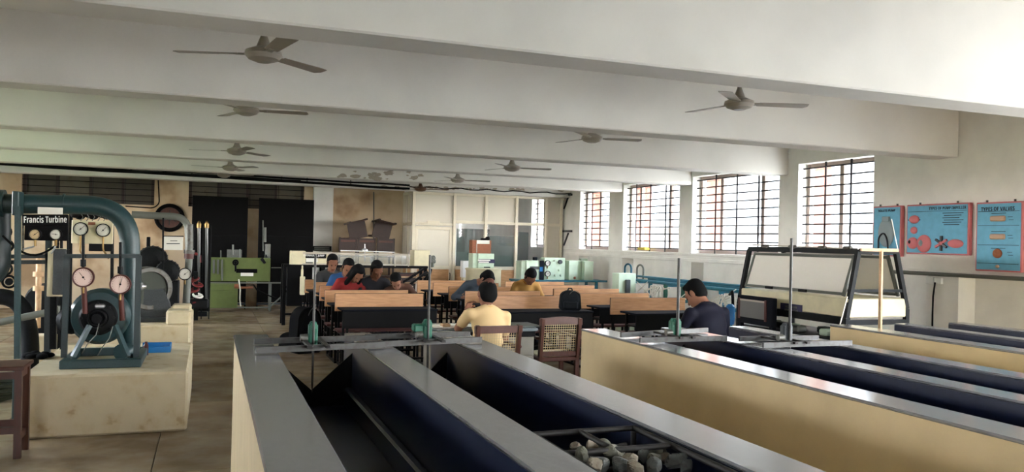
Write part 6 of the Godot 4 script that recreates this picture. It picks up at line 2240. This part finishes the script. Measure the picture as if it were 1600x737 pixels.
func ik(a: Vector3, t: Vector3, l1: float, l2: float, pole: Vector3) -> Array:
	var d := t - a
	var L := clampf(d.length(), 0.08, l1 + l2 - 0.005)
	var n := d.normalized()
	t = a + n * L
	var x := (l1 * l1 - l2 * l2 + L * L) / (2.0 * L)
	var y := sqrt(maxf(0.0, l1 * l1 - x * x))
	var p := (pole - n * n.dot(pole)).normalized()
	return [a + n * x + p * y, t]
# at: point on the seat surface; floor lies seat metres below; local +z is forward, +x the person's own left
func person(label: String, at: Vector3, yaw: float, o: Dictionary) -> void:
	var sc: float = o.get("scale", 0.93)
	var seat: float = at.y / sc
	var P := Vector3(0, 0.10, 0)
	var lean: float = o.get("lean", 0.1)
	var sd: float = o.get("side", 0.0)
	var B := Basis(Vector3.BACK, -sd) * Basis(Vector3.RIGHT, lean)
	var C1 := B * Basis(Vector3.RIGHT, o.get("curl", 0.12))
	var w: float = o.get("wide", 1.0)
	var waist := P + B * Vector3(0, 0.2, 0.0)
	var prims := [[P, Vector3(0.17 * w, 0.115, 0.135), Basis(), 2], [P + B * Vector3(0, 0.14, 0.01), Vector3(0.16 * w, 0.15, 0.125), B, 1], [waist + C1 * Vector3(0, 0.13, 0.0), Vector3(0.17 * w, 0.18, 0.118), C1, 1], [waist + C1 * Vector3(-0.12, 0.255, -0.01), waist + C1 * Vector3(0.12, 0.255, -0.01), 0.068, 0.068, 1], [waist + C1 * Vector3(0, 0.32, -0.005), waist + C1 * Vector3(0, 0.38, 0.01), 0.054, 0.052, 0], [waist + C1 * Vector3(-0.06, 0.29, -0.03), waist + C1 * Vector3(0.06, 0.29, -0.03), 0.058, 0.058, 1]]
	var neck := waist + C1 * Vector3(0, 0.38, 0.015)
	var HB := C1 * Basis(Vector3.UP, o.get("hyaw", 0.0)) * Basis(Vector3.RIGHT, o.get("hpitch", 0.1)) * Basis(Vector3.BACK, o.get("hroll", 0.0))
	var hs: float = o.get("head", 1.14)
	var hc := neck + HB * Vector3(0, 0.105, 0.025) * hs
	var HX := Transform3D(HB.scaled_local(Vector3.ONE * hs), hc)
	var hands: Array = o.get("hands", [Vector3(0.14, 0.33, 0.36), Vector3(-0.14, 0.33, 0.36)])
	var wr := []
	for i in 2:
		var s := 1.0 if i == 0 else -1.0
		var S := waist + C1 * Vector3(s * 0.185 * w, 0.245, -0.005)
		var k := ik(S, hands[i], 0.29, 0.25, o.get("pole", Vector3(s * 0.6, -0.7, -0.3)) if not o.has("poles") else o.poles[i])
		var E: Vector3 = k[0]
		var W: Vector3 = k[1]
		var cut: float = o.get("sleeve", 0.6)   # share of the upper arm, or >1 into the forearm
		if cut < 1.0:
			var m := S.lerp(E, cut)
			prims.append([S, m, 0.064, 0.056, 1])
			prims.append([m, E, 0.045, 0.04, 0])
			prims.append([E, W, 0.04, 0.027, 0])
		else:
			prims.append([S, E, 0.062, 0.05, 1])
			var m2 := E.lerp(W, 0.88)
			prims.append([E, m2, 0.049, 0.036, 1])
			prims.append([m2, W, 0.029, 0.026, 0])
		wr.append([E, W])
		var hip := Vector3(s * 0.09, 0.085, 0.0)
		var knee := Vector3(s * 0.12, 0.075, 0.42)
		var ank := Vector3(s * 0.12, -seat + 0.085, 0.40)
		prims.append([hip, knee, 0.088, 0.062, 2])
		prims.append([knee, ank, 0.06, 0.042, 2])
		prims.append([ank + Vector3(0, -0.035, -0.03), ank + Vector3(s * 0.02, -0.048, 0.16), 0.042, 0.034, 3])
	var p := thing("person", label, "person", at, yaw)
	var st := mb()
	var cols: Array = o.cols
	var pal := [cols[0], cols[1], cols[2], Color(0.02, 0.018, 0.016), cols[0] * Color(0.75, 0.5, 0.5), cols[0] * Color(0.3, 0.3, 0.3)]
	var K := Transform3D(Basis().scaled(Vector3.ONE * sc), Vector3.ZERO)
	pour(st, nets(prims, o.get("cell", 0.018), 0.04), K, pal)
	pour(st, head_net, K * HX, pal)
	for i in 2:
		var d: Vector3 = (wr[i][1] - wr[i][0]).normalized()
		var x := d.cross(Vector3.UP).normalized()
		if x.length() < 0.1: x = Vector3.RIGHT
		var y := x.cross(d)
		x = y.cross(d)
		if i == 0: x = x * 1.0
		var hb := Basis(x, y, d)
		if (i == 0) == (hb.x.x > 0): hb = Basis(-hb.x, hb.y, hb.z)
		pour(st, hand_net, K * Transform3D(hb, wr[i][1] + d * 0.02), pal)
	obj("body", st, M.body, p)
	st = mb()
	pour(st, hair_nets[o.get("hair", "short")], K * HX, [Color(0.006, 0.005, 0.005), o.get("scalp", Color(0.1, 0.05, 0.04))])
	obj("hair", st, M.body_hair, p)
	if o.has("collar"):
		st = mb()
		var cc := waist + C1 * Vector3(0, 0.325, -0.008)
		var pts := []
		for i in 17:
			var a := TAU * i / 16.0
			pts.append(sc * (cc + C1 * Vector3(cos(a) * 0.068, 0.012 * cos(a * 2.0), sin(a) * 0.066)))
		tube(st, pts, 0.017 * sc, 8)
		obj("collar", st, M[o.collar], p)
func people() -> void:
	var bh := mat("body_hair", Color(1, 1, 1), 0.85)
	bh.metallic_specular = 0.25
	bh.vertex_color_use_as_albedo = true
	mat("collar_yellow", Color(0.80, 0.66, 0.40), 0.8)
	mat("collar_orange", Color(0.68, 0.45, 0.17), 0.8)
	mat("collar_dark", Color(0.05, 0.055, 0.07), 0.8)
	shared_nets()
	var skin := Color(0.19, 0.085, 0.05)
	var skin2 := Color(0.26, 0.125, 0.08)
	var jean := Color(0.02, 0.025, 0.04)
	person("person in a pale yellow shirt in a cane armchair, hand to face", Vector3(2.47, 0.475, -7.2), PI, {"cols": [skin2, Color(0.60, 0.43, 0.22), Color(0.03, 0.03, 0.03)], "scale": 0.84, "lean": 0.0, "side": -0.09, "curl": 0.34, "hpitch": -0.1, "hair": "thin", "head": 1.27, "scalp": Color(0.10, 0.045, 0.035), "collar": "collar_yellow", "wide": 1.16, "cell": 0.014, "hands": [Vector3(0.19, 0.56, 0.12), Vector3(-0.18, 0.33, 0.34)], "poles": [Vector3(0.1, -1, 0.3), Vector3(-0.2, -1, -0.3)], "hyaw": 0.05})
	person("person in a dark jacket bending over beside the middle flume", Vector3(4.72, 0.45, -6.78), PI + 0.1, {"cols": [skin2, Color(0.006, 0.007, 0.012), Color(0.015, 0.015, 0.02)], "scale": 0.96, "lean": 0.15, "curl": 0.25, "hpitch": 0.35, "hyaw": 0.35, "head": 1.18, "sleeve": 2.0, "collar": "collar_dark", "wide": 1.2, "cell": 0.014, "hands": [Vector3(0.2, 0.28, 0.4), Vector3(-0.18, 0.28, 0.4)]})
	var zm := -11.88
	person("person in an orange-yellow shirt reading at a middle-column bench", Vector3(pz(817, 440, zm).x, 0.466, zm), 0.0, {"cols": [skin, Color(0.42, 0.22, 0.06), jean], "scale": 0.93, "lean": 0.22, "curl": 0.25, "hpitch": 0.5, "collar": "collar_orange", "sleeve": 0.7})
	person("person in a grey shirt leaning across a middle-column bench", Vector3(pz(730, 440, zm).x, 0.466, zm), 0.2, {"cols": [skin2, Color(0.07, 0.09, 0.11), jean], "scale": 0.95, "lean": 0.3, "curl": 0.3, "side": 0.2, "hpitch": 0.45, "hyaw": 0.35, "sleeve": 2.0, "hands": [Vector3(0.25, 0.33, 0.45), Vector3(-0.25, 0.33, 0.35)]})
	var zl := -12.08
	person("person with long black hair and a red top at a blackboard-side bench", Vector3(pz(536, 440, zl).x, 0.466, zl), 0.15, {"cols": [skin, Color(0.22, 0.022, 0.02), Color(0.05, 0.01, 0.01)], "scale": 0.93, "lean": 0.2, "curl": 0.2, "side": 0.2, "hpitch": 0.4, "hyaw": 0.2, "hair": "long", "sleeve": 0.7})
	person("person in a black shirt with short hair beside the one in red", Vector3(pz(584, 440, zl).x, 0.466, zl), -0.05, {"cols": [skin, Color(0.02, 0.02, 0.025), jean], "scale": 0.94, "lean": 0.12, "curl": 0.15, "hpitch": 0.35, "hyaw": 0.2, "sleeve": 0.8})
	person("person in a brown shirt slumped low over the bench beside the black shirt", Vector3(pz(628, 440, zl).x, 0.466, zl), -0.2, {"cols": [skin2, Color(0.10, 0.05, 0.035), jean], "scale": 0.88, "lean": 0.42, "curl": 0.3, "side": -0.2, "hpitch": 0.1, "hyaw": -0.1, "sleeve": 0.7})
	person("person in a blue shirt partly hidden behind the one in red", Vector3(pz(531, 440, -13.08).x, 0.466, -13.08), 0.1, {"cols": [skin, Color(0.03, 0.085, 0.2), jean], "scale": 0.94, "lean": 0.12, "curl": 0.15, "side": 0.12, "hpitch": 0.3})
	person("person in a dark grey shirt on the bench row farthest from the flumes", Vector3(pz(515, 435, -13.88).x, 0.466, -13.88), 0.1, {"cols": [skin, Color(0.035, 0.035, 0.032), jean], "scale": 0.97, "lean": 0.08, "curl": 0.12, "hpitch": 0.25})
